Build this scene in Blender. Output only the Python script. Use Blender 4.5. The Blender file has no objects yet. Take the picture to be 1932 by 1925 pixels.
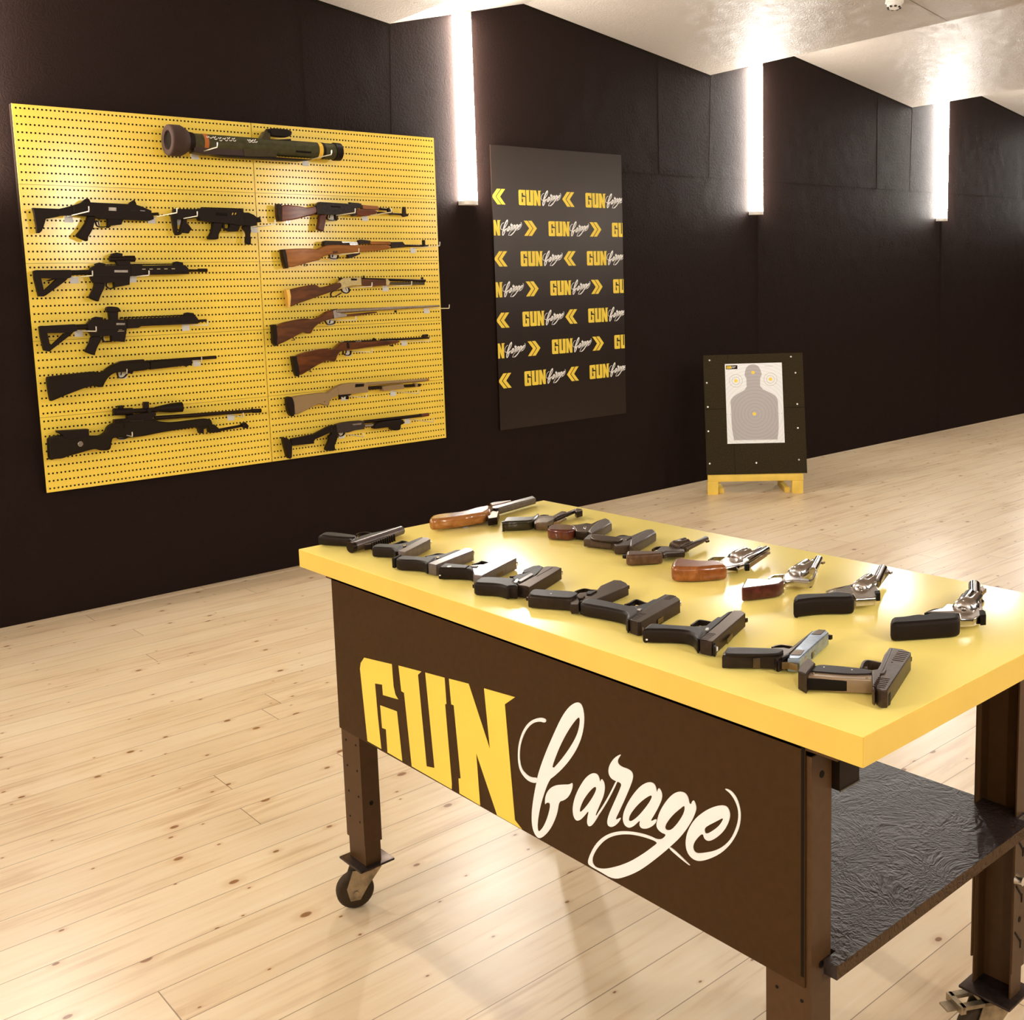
import bpy, bmesh, math, random
from mathutils import Vector, Matrix
random.seed(7)
PI=math.pi
sc=bpy.context.scene
C=sc.collection
# ---------------- camera, world, exposure ----------------
cam=bpy.data.cameras.new('camera'); co=bpy.data.objects.new('camera',cam); C.objects.link(co); sc.camera=co
co.location=(0,0,1.6)
R=Matrix(((0.766060,-0.641926,-0.032905),(-0.107695,-0.077715,-0.991142),(0.633683,0.762818,-0.128666)))
m=R.transposed()@Matrix(((1,0,0),(0,-1,0),(0,0,-1)))
co.rotation_euler=m.to_euler()
FPX,PX,PY=2008.236,970.523,813.357
cam.sensor_fit='HORIZONTAL'; cam.sensor_width=36; cam.lens=FPX*36/1932
cam.shift_x=(966-PX)/1932; cam.shift_y=(PY-962.5)/1932
cam.clip_start=.05; cam.clip_end=60
w=bpy.data.worlds.new('world'); sc.world=w; w.use_nodes=True
w.node_tree.nodes['Background'].inputs[0].default_value=(1,.93,.85,1); w.node_tree.nodes['Background'].inputs[1].default_value=.02
sc.view_settings.view_transform='Standard'; sc.view_settings.look='None'; sc.view_settings.gamma=1
sc.view_settings.use_curve_mapping=False
sc.view_settings.exposure=EXPO=2.18
LIGHT=26.0
sc.cycles.max_bounces=8; sc.cycles.diffuse_bounces=5; sc.cycles.use_denoising=True
YW=5.71; ZT=.955; YB=5.665; YF=-2.3
# ---------------- materials ----------------
M={}
def nt(name):
    mt=bpy.data.materials.new(name); mt.use_nodes=True; n=mt.node_tree; b=n.nodes['Principled BSDF']; return mt,n,b
def N(n,t,**k):
    o=n.nodes.new(t)
    for a,v in k.items(): setattr(o,a,v)
    return o
def simple(key,col,rough=.5,metal=0,spec=.2,noise=0,nscale=60,bump=0,coat=0,stretch=(1,1,1)):
    mt,n,b=nt(key); b.inputs['Base Color'].default_value=(*col,1); b.inputs['Roughness'].default_value=rough
    b.inputs['Metallic'].default_value=metal; b.inputs['Specular IOR Level'].default_value=spec; b.inputs['Coat Weight'].default_value=coat; b.inputs['Specular Tint'].default_value=(1,.82,.70,1) if max(col)<.06 else (1,1,1,1); b.inputs['Coat Roughness'].default_value=.12
    tc=N(n,'ShaderNodeTexCoord'); mp=N(n,'ShaderNodeMapping'); mp.inputs['Scale'].default_value=stretch; n.links.new(tc.outputs['Object'],mp.inputs[0])
    ns=N(n,'ShaderNodeTexNoise'); ns.inputs['Scale'].default_value=nscale; ns.inputs['Detail'].default_value=4; n.links.new(mp.outputs[0],ns.inputs[0])
    if noise:
        mr=N(n,'ShaderNodeMapRange'); mr.inputs[1].default_value=.3; mr.inputs[2].default_value=.7; mr.inputs[3].default_value=1-noise; mr.inputs[4].default_value=1+noise
        n.links.new(ns.outputs[0],mr.inputs[0]); vm=N(n,'ShaderNodeVectorMath',operation='SCALE'); vm.inputs[0].default_value=col; n.links.new(mr.outputs[0],vm.inputs['Scale']); n.links.new(vm.outputs[0],b.inputs['Base Color'])
    if bump:
        bp=N(n,'ShaderNodeBump'); bp.inputs['Strength'].default_value=bump; bp.inputs['Distance'].default_value=.001; n.links.new(ns.outputs[0],bp.inputs['Height']); n.links.new(bp.outputs[0],b.inputs['Normal'])
    M[key]=mt; return mt
def wood(key,c1,c2,rough=.42,coat=.12,scale=14):
    mt,n,b=nt(key); tc=N(n,'ShaderNodeTexCoord'); mp=N(n,'ShaderNodeMapping'); mp.inputs['Scale'].default_value=(.35,2.2,1); n.links.new(tc.outputs['Object'],mp.inputs[0])
    ns=N(n,'ShaderNodeTexNoise'); ns.inputs['Scale'].default_value=scale; ns.inputs['Detail'].default_value=6; ns.inputs['Distortion'].default_value=.8; n.links.new(mp.outputs[0],ns.inputs[0])
    cr=N(n,'ShaderNodeValToRGB'); cr.color_ramp.elements[0].position=.32; cr.color_ramp.elements[1].position=.68; cr.color_ramp.elements[0].color=(*c1,1); cr.color_ramp.elements[1].color=(*c2,1)
    n.links.new(ns.outputs[0],cr.inputs[0]); n.links.new(cr.outputs[0],b.inputs['Base Color']); b.inputs['Roughness'].default_value=rough; b.inputs['Specular IOR Level'].default_value=.3; b.inputs['Specular Tint'].default_value=(1,.8,.65,1); b.inputs['Coat Weight'].default_value=coat; b.inputs['Coat Roughness'].default_value=.1
    M[key]=mt
simple('bk',(.0085,.0048,.0036),.5,noise=.25,bump=.25,nscale=400)
simple('bs',(.010,.0065,.003),.6,noise=.2,bump=.3,nscale=400)
simple('bk2',(.012,.0075,.0055),.48,noise=.2,bump=.35,nscale=500)
simple('bkg',(.028,.019,.014),.36,metal=.3,noise=.2)
simple('bkg2',(.025,.019,.009),.3,coat=.4)
simple('vb',(.004,.003,.002),.7)
simple('rub',(.010,.006,.0045),.6,noise=.3,bump=.4,nscale=500)
simple('st',(.022,.014,.010),.34,metal=.6,noise=.3)
simple('st2',(.026,.022,.020),.42,metal=.4,noise=.25)
simple('stp',(.05,.038,.033),.5,metal=.5,noise=.15)
simple('stk',(.034,.022,.017),.42,metal=.4,noise=.2,nscale=200)
simple('stb',(.068,.043,.029),.4,metal=.45,noise=.25,nscale=120)
simple('stg',(.15,.12,.115),.33,metal=.6,noise=.15)
simple('gy',(.28,.23,.19),.35,metal=.85,noise=.2)
simple('gy2',(.09,.075,.06),.3,metal=.8)
simple('gym',(.22,.19,.18),.32,metal=.8)
simple('gyl',(.42,.37,.33),.35,metal=.7)
simple('gyb',(.13,.09,.06),.3,metal=.7,noise=.3)
simple('gyb2',(.12,.095,.075),.35,metal=.6,noise=.2)
simple('blu',(.27,.33,.42),.25,metal=.6,noise=.2,nscale=90)
simple('sv',(.56,.52,.49),.17,metal=1,noise=.1)
simple('svd',(.42,.38,.36),.14,metal=1)
simple('svg',(.65,.55,.34),.13,metal=1)
simple('gd',(.42,.34,.2),.4,metal=.4)
simple('br',(.40,.30,.13),.38,metal=.75,noise=.15)
simple('br2',(.22,.14,.06),.35,metal=.7)
simple('brm',(.26,.17,.11),.3,metal=.8)
simple('bry',(.75,.45,.10),.35,metal=.5)
simple('tn',(.30,.20,.095),.55,noise=.08,bump=.2,nscale=400)
simple('tng',(.30,.21,.13),.38,metal=.5)
simple('gn',(.055,.052,.022),.5,noise=.2,nscale=30)
simple('gn2',(.05,.04,.018),.55,noise=.15)
simple('cap',(.055,.033,.026),.85,noise=.15,bump=.5,nscale=500)
simple('bkb',(.045,.028,.024),.45)
simple('or',(.42,.13,.03),.55); simple('orm',(.38,.14,.04),.4,metal=.4); simple('rdb',(.14,.04,.025),.35,metal=.4)
simple('ye',(.85,.52,.05),.4); simple('yel',(.75,.55,.15),.35,metal=.4); simple('yb',(.12,.075,.02),.35,metal=.6)
simple('wall_white',(.75,.72,.68),.6); simple('wh',(.85,.82,.78),.5); simple('tag',(.72,.72,.70),.35); simple('hook',(.85,.80,.68),.25,metal=.5)
wood('w1',(.075,.014,.003),(.19,.042,.009)); wood('w2',(.22,.075,.011),(.38,.145,.026),.5,.05); wood('w2r',(.22,.075,.025),(.32,.12,.04))
wood('w3',(.055,.015,.003),(.145,.044,.009)); wood('w3r',(.06,.012,.005),(.10,.022,.008)); wood('w4',(.05,.012,.002),(.155,.043,.007),.3,.3)
wood('w5',(.22,.07,.015),(.42,.17,.045),.2,.9,30); wood('w6',(.06,.010,.006),(.13,.025,.013),.25,.6,40); wood('w7',(.065,.03,.015),(.12,.06,.032),.4,.2,40)
wood('w8',(.19,.05,.010),(.33,.11,.028),.3,.5,40); wood('w9',(.045,.010,.007),(.11,.026,.02),.3,.2,50)
simple('yellow_panel',(.93,.67,.08),.42,noise=.03,nscale=3,coat=.8,bump=.05)
M['yellow_panel'].node_tree.nodes['Principled BSDF'].inputs['Coat Roughness'].default_value=.16
simple('yellow_top',(1.0,.82,.235),.24,noise=.03,nscale=6,bump=.04)  # ceiling glare is put into this colour, so the top is paler
simple('yellow_edge',(.84,.56,.11),.4,noise=.04,nscale=8)
simple('yellow_wood',(.88,.62,.12),.5,noise=.1,nscale=8)
simple('panel_paint',(.046,.0195,.0035),.55,noise=.08,nscale=60,bump=.1)
simple('leg_paint',(.075,.035,.012),.45,noise=.08,nscale=60,bump=.1)
simple('decal_yellow',(.87,.65,.095),.45); simple('decal_white',(.92,.89,.86),.5)
simple('plate',(.045,.032,.028),.3,metal=.6,noise=.3); simple('zinc',(.34,.27,.18),.35,metal=.8,noise=.35,nscale=40,bump=.2); simple('tyre',(.04,.026,.014),.6,noise=.2)
simple('frame_dark',(.010,.005,.003),.6); simple('hole_dark',(.012,.006,.002),.8)
simple('poster',(.012,.0065,.0045),.29,spec=.4,noise=.06,nscale=5,bump=.02); simple('poster_yellow',(.92,.68,.08),.4); simple('poster_white',(.92,.90,.88),.4)
simple('board_green',(.030,.022,.009),.8,noise=.35,nscale=120,bump=.5); simple('screw',(.75,.72,.66),.3,metal=.9); simple('seam',(.008,.006,.003),.9)
simple('plastic_white',(.82,.79,.74),.4)
def emis(key,col,s):
    mt=bpy.data.materials.new(key); mt.use_nodes=True; n=mt.node_tree; b=n.nodes['Principled BSDF']; b.inputs['Base Color'].default_value=(.8,.8,.8,1); b.inputs['Emission Color'].default_value=(*col,1); b.inputs['Emission Strength'].default_value=s; M[key]=mt
emis('tube_light',(1,.955,.88),LIGHT)
def osb(key,c1,c2,rough,bump,spec=.5,seams=None):
    mt,n,b=nt(key); tc=N(n,'ShaderNodeTexCoord')
    mp=N(n,'ShaderNodeMapping'); n.links.new(tc.outputs['Object'],mp.inputs[0])
    vo=N(n,'ShaderNodeTexVoronoi'); vo.inputs['Scale'].default_value=22; 
    ns=N(n,'ShaderNodeTexNoise'); ns.inputs['Scale'].default_value=9; ns.inputs['Detail'].default_value=8; ns.inputs['Distortion'].default_value=.5; n.links.new(mp.outputs[0],ns.inputs[0])
    n2=N(n,'ShaderNodeTexNoise'); n2.inputs['Scale'].default_value=45; n2.inputs['Detail'].default_value=5; n2.inputs['Distortion'].default_value=.4; n.links.new(mp.outputs[0],n2.inputs[0])
    n.links.new(ns.outputs['Color'],vo.inputs['Vector'])
    mx=N(n,'ShaderNodeMath',operation='ADD'); n.links.new(vo.outputs['Distance'],mx.inputs[0]); n.links.new(n2.outputs[0],mx.inputs[1])
    cr=N(n,'ShaderNodeValToRGB'); cr.color_ramp.elements[0].position=.42; cr.color_ramp.elements[1].position=.75; cr.color_ramp.elements[0].color=(*c1,1); cr.color_ramp.elements[1].color=(*c2,1)
    n.links.new(mx.outputs[0],cr.inputs[0]); b.inputs['Roughness'].default_value=rough; b.inputs['Specular IOR Level'].default_value=spec
    bp=N(n,'ShaderNodeBump'); bp.inputs['Strength'].default_value=bump; bp.inputs['Distance'].default_value=.004; n.links.new(mx.outputs[0],bp.inputs['Height']); n.links.new(bp.outputs[0],b.inputs['Normal'])
    n.links.new(cr.outputs[0],b.inputs['Base Color']); M[key]=mt; return n,b,tc,cr
osb('wall_black',(.0062,.0030,.0020),(.0170,.0092,.0074),.65,.28,.06)
osb('shelf_osb',(.003,.0015,.001),(.022,.013,.012),.36,.4,.4)
osb('shelf_edge',(.008,.004,.002),(.085,.045,.018),.8,1.0,.2)
osb('ceiling_white',(.33,.28,.235),(.38,.325,.275),.45,.6,.10)
def floor_mat():
    mt,n,b=nt('pine'); L=n.links.new
    tc=N(n,'ShaderNodeTexCoord'); sp=N(n,'ShaderNodeSeparateXYZ'); L(tc.outputs['Object'],sp.inputs[0])
    W=.1425
    def ma(op,a,bv=None,c=None):
        o=N(n,'ShaderNodeMath',operation=op)
        for i,v in enumerate((a,bv,c)):
            if v is None: continue
            if isinstance(v,(int,float)): o.inputs[i].default_value=v
            else: L(v,o.inputs[i])
        return o.outputs[0]
    yn=ma('DIVIDE',ma('ADD',sp.outputs[1],-.063+10*W),W); iy=ma('FLOOR',yn); fy=ma('FRACT',yn)
    wn=N(n,'ShaderNodeTexWhiteNoise',noise_dimensions='1D'); L(iy,wn.inputs['W'])
    off=ma('MULTIPLY',wn.outputs['Value'],3.9); xn=ma('DIVIDE',ma('ADD',sp.outputs[0],off),3.9); ix=ma('FLOOR',xn); fx=ma('FRACT',xn)
    cb=N(n,'ShaderNodeCombineXYZ'); L(ix,cb.inputs[0]); L(iy,cb.inputs[1]); w2=N(n,'ShaderNodeTexWhiteNoise',noise_dimensions='3D'); L(cb.outputs[0],w2.inputs['Vector'])
    # gap masks
    dy=ma('MINIMUM',fy,ma('SUBTRACT',1,fy)); gy=ma('LESS_THAN',dy,.0085)
    dx=ma('MINIMUM',fx,ma('SUBTRACT',1,fx)); gx=ma('LESS_THAN',dx,.0004)
    gap=ma('MAXIMUM',gy,gx)
    # grain
    oc=N(n,'ShaderNodeVectorMath',operation='ADD'); sc_=N(n,'ShaderNodeVectorMath',operation='SCALE'); L(w2.outputs['Color'],sc_.inputs[0]); sc_.inputs['Scale'].default_value=37; L(tc.outputs['Object'],oc.inputs[0]); L(sc_.outputs[0],oc.inputs[1])
    mp=N(n,'ShaderNodeMapping'); mp.inputs['Scale'].default_value=(.5,7,1); L(oc.outputs[0],mp.inputs[0])
    # knots
    vo=N(n,'ShaderNodeTexVoronoi'); vo.inputs['Scale'].default_value=1; mk=N(n,'ShaderNodeMapping'); mk.inputs['Scale'].default_value=(5.2,8.5,1); L(oc.outputs[0],mk.inputs[0])
    L(mk.outputs[0],vo.inputs['Vector']); vo.voronoi_dimensions='2D'
    vsep=N(n,'ShaderNodeSeparateColor'); L(vo.outputs['Color'],vsep.inputs[0])
    size=ma('MULTIPLY_ADD',ma('POWER',vsep.outputs[0],4.0),.075,.026)
    exist=ma('GREATER_THAN',vsep.outputs[1],.50)
    rel=ma('DIVIDE',vo.outputs['Distance'],size)
    kn=N(n,'ShaderNodeMapRange'); kn.inputs[1].default_value=.75; kn.inputs[2].default_value=1.1; kn.inputs[3].default_value=1; kn.inputs[4].default_value=0; L(rel,kn.inputs[0])
    halo=N(n,'ShaderNodeMapRange'); halo.inputs[1].default_value=.9; halo.inputs[2].default_value=3.0; halo.inputs[3].default_value=.45; halo.inputs[4].default_value=0; L(rel,halo.inputs[0])
    knm=ma('MULTIPLY',kn.outputs[0],exist); hm=ma('MULTIPLY',halo.outputs[0],exist)
    ns=N(n,'ShaderNodeTexNoise'); ns.inputs['Scale'].default_value=5; ns.inputs['Detail'].default_value=7; ns.inputs['Distortion'].default_value=.6; L(mp.outputs[0],ns.inputs[0])
    bl=N(n,'ShaderNodeTexNoise'); bl.inputs['Scale'].default_value=2.2; bl.inputs['Detail'].default_value=3; L(oc.outputs[0],bl.inputs[0])
    g=ma('ADD',ma('MULTIPLY',ns.outputs[0],.6),ma('MULTIPLY',bl.outputs[0],.4))
    cr=N(n,'ShaderNodeValToRGB'); e=cr.color_ramp.elements; e[0].position=.30; e[0].color=(.58,.39,.225,1); e[1].position=.66; e[1].color=(.80,.665,.47,1); x=e.new(.46); x.color=(.76,.595,.385,1); L(g,cr.inputs[0])
    tint=N(n,'ShaderNodeMix',data_type='RGBA',blend_type='MULTIPLY'); tint.inputs[0].default_value=1; L(cr.outputs[0],tint.inputs[6])
    tr=N(n,'ShaderNodeValToRGB'); tr.color_ramp.elements[0].color=(.92,.89,.86,1); tr.color_ramp.elements[1].color=(1,1,1,1); L(w2.outputs['Value'],tr.inputs[0]); L(tr.outputs[0],tint.inputs[7])
    def mix(f,a,col):
        o=N(n,'ShaderNodeMix',data_type='RGBA'); L(f,o.inputs[0]); L(a,o.inputs[6]); o.inputs[7].default_value=(*col,1); return o.outputs[2]
    c=mix(hm,tint.outputs[2],(.55,.33,.16)); c=mix(knm,c,(.26,.11,.035)); c=mix(ma('MULTIPLY',gap,.75),c,(.16,.08,.035))
    L(c,b.inputs['Base Color']); b.inputs['Roughness'].default_value=.33; b.inputs['Specular IOR Level'].default_value=.45
    bp=N(n,'ShaderNodeBump'); bp.inputs['Strength'].default_value=.6; bp.inputs['Distance'].default_value=.002; bp.invert=True; L(gap,bp.inputs['Height']); L(bp.outputs[0],b.inputs['Normal'])
    M['pine']=mt
floor_mat()
def paper_mats():
    for key,base,line in (('target_paper',(.87,.89,.91),(.70,.70,.70)),('target_figure',(.46,.44,.45),(.33,.31,.31))):
        mt,n,b=nt(key); L=n.links.new; tc=N(n,'ShaderNodeTexCoord'); sp=N(n,'ShaderNodeSeparateXYZ'); L(tc.outputs['Object'],sp.inputs[0])
        cb=N(n,'ShaderNodeCombineXYZ'); a=N(n,'ShaderNodeMath',operation='ADD'); a.inputs[1].default_value=.083; L(sp.outputs[0],cb.inputs[0]); L(sp.outputs[1],a.inputs[0]); L(a.outputs[0],cb.inputs[1])
        ln=N(n,'ShaderNodeVectorMath',operation='LENGTH'); L(cb.outputs[0],ln.inputs[0]); dv=N(n,'ShaderNodeMath',operation='DIVIDE'); L(ln.outputs['Value'],dv.inputs[0]); dv.inputs[1].default_value=.0262
        fr=N(n,'ShaderNodeMath',operation='FRACT'); L(dv.outputs[0],fr.inputs[0]); lt=N(n,'ShaderNodeMath',operation='LESS_THAN'); L(fr.outputs[0],lt.inputs[0]); lt.inputs[1].default_value=.09
        mx=N(n,'ShaderNodeMix',data_type='RGBA'); L(lt.outputs[0],mx.inputs[0]); mx.inputs[6].default_value=(*base,1); mx.inputs[7].default_value=(*line,1); L(mx.outputs[2],b.inputs['Base Color']); b.inputs['Roughness'].default_value=.7; M[key]=mt
paper_mats()
# ---------------- mesh helpers ----------------
def link(name,me,mat,parent=None,smooth=None):
    o=bpy.data.objects.new(name,me); C.objects.link(o)
    if mat is not None:
        me.materials.clear(); me.materials.append(M[mat] if isinstance(mat,str) else mat)
    if smooth:
        me.polygons.foreach_set('use_smooth',[True]*len(me.polygons)); me.set_sharp_from_angle(angle=math.radians(smooth))
    if parent: o.parent=parent
    return o
def frombm(bm,name='m'):
    me=bpy.data.meshes.new(name); bm.normal_update(); bm.to_mesh(me); bm.free(); return me
def addbox(bm,x0,x1,y0,y1,z0,z1,bev=0):
    vs=[bm.verts.new(v) for v in ((x0,y0,z0),(x1,y0,z0),(x1,y1,z0),(x0,y1,z0),(x0,y0,z1),(x1,y0,z1),(x1,y1,z1),(x0,y1,z1))]
    fs=[bm.faces.new([vs[i] for i in f]) for f in ((3,2,1,0),(4,5,6,7),(0,1,5,4),(1,2,6,5),(2,3,7,6),(3,0,4,7))]
    if bev: bmesh.ops.bevel(bm,geom=list({e for f in fs for e in f.edges}),offset=bev,segments=2,affect='EDGES',profile=.6)
def box(name,x0,x1,y0,y1,z0,z1,mat,parent=None,bev=0):
    bm=bmesh.new(); addbox(bm,min(x0,x1),max(x0,x1),min(y0,y1),max(y0,y1),min(z0,z1),max(z0,z1),bev); return link(name,frombm(bm),mat,parent,40 if bev else None)
def addlathe(bm,a,b,prof,seg=24,close=True):
    a=Vector(a); b=Vector(b); d=(b-a); L=d.length; d.normalize(); u=d.orthogonal().normalized(); v=d.cross(u); rings=[]
    for t,r in prof:
        c=a+d*(t*L)
        if callable(r): rings.append([bm.verts.new(c+(u*math.cos(2*PI*i/seg)+v*math.sin(2*PI*i/seg))*r(2*PI*i/seg)) for i in range(seg)])
        else: rings.append([bm.verts.new(c+(u*math.cos(2*PI*i/seg)+v*math.sin(2*PI*i/seg))*max(r,1e-5)) for i in range(seg)])
    for p,q in zip(rings,rings[1:]):
        for i in range(seg): bm.faces.new((p[i],p[(i+1)%seg],q[(i+1)%seg],q[i]))
    if close: bm.faces.new(rings[0][::-1]); bm.faces.new(rings[-1])
def tubemesh(a,b,d0,d1,bev=.06,bore=0,seg=28):
    bm=bmesh.new(); L=(Vector(b)-Vector(a)).length; e=min(.0012,min(d0,d1)*.12)/max(L,1e-6); r0,r1=d0/2,d1/2
    pr=[(0,r0*.9),(e,r0),(1-e,r1),(1,r1*.9)]
    if bore: pr+=[(1,r1*bore),(1-min(.5,.02/max(L,.001)),r1*bore)]
    addlathe(bm,a,b,pr,seg); bmesh.ops.recalc_face_normals(bm,faces=bm.faces); return frombm(bm)
def chaikin(p,k=.22,it=1):
    for _ in range(it):
        q=[]
        for i in range(len(p)):
            a=p[i]; b=p[(i+1)%len(p)]
            q.append((a[0]*(1-k)+b[0]*k,a[1]*(1-k)+b[1]*k)); q.append((a[0]*k+b[0]*(1-k),a[1]*k+b[1]*(1-k)))
        p=q
    return p
def area(p): return .5*sum(p[i][0]*p[(i+1)%len(p)][1]-p[(i+1)%len(p)][0]*p[i][1] for i in range(len(p)))
def curvemesh(loops,zt,zb,bev):
    cu=bpy.data.curves.new('c','CURVE'); cu.dimensions='2D'; cu.fill_mode='BOTH'; h=(zt-zb)/2
    for k,l in enumerate(loops):
        if (area(l)<0)==(k==0): l=l[::-1]
        s=cu.splines.new('POLY'); s.points.add(len(l)-1)
        for i,(x,y) in enumerate(l): s.points[i].co=(x,y,0,1)
        s.use_cyclic_u=True
    bev=min(bev,h*.8); cu.extrude=h-bev; cu.bevel_depth=bev; cu.bevel_resolution=2 if bev>.002 else 1; cu.offset=-bev
    o=bpy.data.objects.new('tmp',cu); C.objects.link(o); dg=bpy.context.evaluated_depsgraph_get(); dg.update()
    me=bpy.data.meshes.new_from_object(o.evaluated_get(dg)); bpy.data.objects.remove(o); bpy.data.curves.remove(cu)
    me.transform(Matrix.Translation((0,0,(zt+zb)/2))); return me
def pairs(f,s=.001): return [(f[i]*s,f[i+1]*s) for i in range(0,len(f),2)]
def strokemesh(pts,w,zt,zb,close=False):
    # square-section ribbon along a 2D path
    L=[];Rr=[]; n=len(pts)
    for i,(x,y) in enumerate(pts):
        a=Vector(pts[max(i-1,0)]); b=Vector(pts[min(i+1,n-1)]); d=(b-a).normalized(); L.append((x-d.y*w/2,y+d.x*w/2)); Rr.append((x+d.y*w/2,y-d.x*w/2))
    bm=bmesh.new(); R4=[]
    for l,r in zip(L,Rr): R4.append([bm.verts.new((*l,zt)),bm.verts.new((*r,zt)),bm.verts.new((*r,zb)),bm.verts.new((*l,zb))])
    for p,q in zip(R4,R4[1:]):
        for i in range(4): bm.faces.new((p[i],p[(i+1)%4],q[(i+1)%4],q[i]))
    bm.faces.new(R4[0][::-1]); bm.faces.new(R4[-1]); bmesh.ops.recalc_face_normals(bm,faces=bm.faces); return frombm(bm)
def spline(pts,k=5):
    o=[]
    for i in range(len(pts)-1):
        p0=pts[max(i-1,0)];p1=pts[i];p2=pts[i+1];p3=pts[min(i+2,len(pts)-1)]
        for j in range(k):
            t=j/k; o.append(tuple(.5*((2*p1[c])+(-p0[c]+p2[c])*t+(2*p0[c]-5*p1[c]+4*p2[c]-p3[c])*t*t+(-p0[c]+3*p1[c]-3*p2[c]+p3[c])*t**3) for c in (0,1)))
    o.append(pts[-1]); return o
def thing(name,loc,label,cat,group=None,rot=(0,0,0)):
    o=bpy.data.objects.new(name,None); C.objects.link(o); o.location=loc; o.rotation_euler=rot; o.empty_display_size=.05
    o['label']=label; o['category']=cat
    if group: o['group']=group
    return o
def tag(o,label,cat,group=None):
    o['label']=label; o['category']=cat
    if group: o['group']=group
def struct(o): o['kind']='structure'; return o
# ---------------- the room ----------------
X0,X1=-2.7,16.5
struct(box('floor',X0,X1,YF,YW,-.05,0,'pine'))
# folded ceiling: valleys at 3.85+3.05k, peaks 1.05 further
def fold():
    v=[]; k=-3
    while 3.85+3.053*k<X1+3:
        x=3.85+3.053*k; v.append((x,3.275)); v.append((x+1.10,3.548)); k+=1
    return v
FV=fold()
bm=bmesh.new(); lo=[(bm.verts.new((x,YF-.1,z)),bm.verts.new((x,YW+.1,z))) for x,z in FV]; hi=[(bm.verts.new((x,YF-.1,z+.12)),bm.verts.new((x,YW+.1,z+.12))) for x,z in FV]
for i in range(len(FV)-1):
    bm.faces.new((lo[i][0],lo[i][1],lo[i+1][1],lo[i+1][0])); bm.faces.new((hi[i][0],hi[i+1][0],hi[i+1][1],hi[i][1]))
bmesh.ops.recalc_face_normals(bm,faces=bm.faces)
struct(link('ceiling',frombm(bm),'ceiling_white'))
def wallpoly(name,y0,y1):
    bm=bmesh.new(); xs=[(x,z) for x,z in FV if X0<x<X1]; 
    def zz(x):
        for (a,b),(c,d) in zip(FV,FV[1:]):
            if a<=x<=c: return b+(d-b)*(x-a)/(c-a)
    top=[(X0,zz(X0))]+xs+[(X1,zz(X1))]
    pts=[(X0,0)]+[(x,z+.03) for x,z in top]+[(X1,0)]
    A=[bm.verts.new((x,y0,z)) for x,z in pts]; B=[bm.verts.new((x,y1,z)) for x,z in pts]
    bm.faces.new(A); bm.faces.new(B[::-1])
    for i in range(len(A)): j=(i+1)%len(A); bm.faces.new((A[i],A[j],B[j],B[i]))
    bmesh.ops.recalc_face_normals(bm,faces=bm.faces); return struct(link(name,frombm(bm),'wall_black'))
wallpoly('wall_back',YW,YW+.1); wallpoly('wall_front',YF-.1,YF)
struct(box('wall_left',X0-.1,X0,YF,YW,0,3.6,'wall_white')); struct(box('wall_right',X1,X1+.1,YF,YW,0,3.6,'wall_black'))  # left wall is out of view, set near and white to bounce light
# joints between the wall boards: fine dark gaps, and thin top moulding under the ceiling
k=1
def seam(x0,z0,x1,z1,w=.003):
    global k
    bm=bmesh.new(); d=Vector((x1-x0,z1-z0)).normalized(); nx,nz=-d.y*w/2,d.x*w/2
    vs=[bm.verts.new((x,y,z)) for y in (YW-.0006,YW+.002) for x,z in ((x0+nx,z0+nz),(x1+nx,z1+nz),(x1-nx,z1-nz),(x0-nx,z0-nz))]
    for f in ((0,1,2,3),(7,6,5,4),(0,4,5,1),(1,5,6,2),(2,6,7,3),(3,7,4,0)): bm.faces.new([vs[i] for i in f])
    bmesh.ops.recalc_face_normals(bm,faces=bm.faces); o=struct(link('trim_%d'%k,frombm(bm),'seam')); k+=1
for v in range(-1,4):
    xv=3.85+3.053*v; seam(xv,3.27,xv-.03,2.47)
    seam(xv+.6,2.47,xv+.6,.0,.002); seam(xv-.62,3.35,xv-.62,2.47,.0018)
seam(X0,2.47,X1,2.47,.0035)
for (a,b),(c,d) in zip(FV,FV[1:]):
    if d<b and a>-4 and c<X1: seam(a+.01,b-.012,c,d-.012,.018)
for (a,b),(c,d) in zip(FV,FV[1:]):
    if d<b and a>0 and c<X1:
        o=struct(box('trim_%d'%k,0,math.hypot(c-a,d-b),-.0015,.0015,-.0008,.003,'gyb')); k+=1; o.location=(a,3.715,b); o.rotation_euler=(0,math.atan2(b-d,c-a),0)
# ---------------- wall and opposite lights ----------------
def lightmesh():
    bm=bmesh.new(); prof=[]; W_,D_=.064,.072
    for i in range(13):
        a=PI*i/12; prof.append((-W_*math.cos(a)*1.0,D_*(math.sin(a)**.6)))
    rows=[[bm.verts.new((x,-y-.006,z)) for x,y in prof] for z in (-.59,.59)]
    for i in range(12): bm.faces.new((rows[0][i],rows[0][i+1],rows[1][i+1],rows[1][i]))
    bm.faces.new((rows[0][0],rows[1][0],rows[1][-1],rows[0][-1])); bmesh.ops.recalc_face_normals(bm,faces=bm.faces); return frombm(bm)
def capmesh(z0,z1):
    bm=bmesh.new(); prof=[(-.067*math.cos(PI*i/12),.076*(math.sin(PI*i/12)**.6)) for i in range(13)]
    a=[bm.verts.new((x,-y-.004,z0)) for x,y in prof]; b=[bm.verts.new((x,-y-.004,z1)) for x,y in prof]
    bm.faces.new(a); bm.faces.new(b[::-1])
    for i in range(13): j=(i+1)%13; bm.faces.new((a[i],b[i],b[j],a[j]))
    bmesh.ops.recalc_face_normals(bm,faces=bm.faces); return frombm(bm)
LM=lightmesh(); LM.materials.append(M['tube_light']); CM=[capmesh(-.615,-.588),capmesh(.588,.615)]
for m_ in CM: m_.materials.append(M['plastic_white'])
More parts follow.
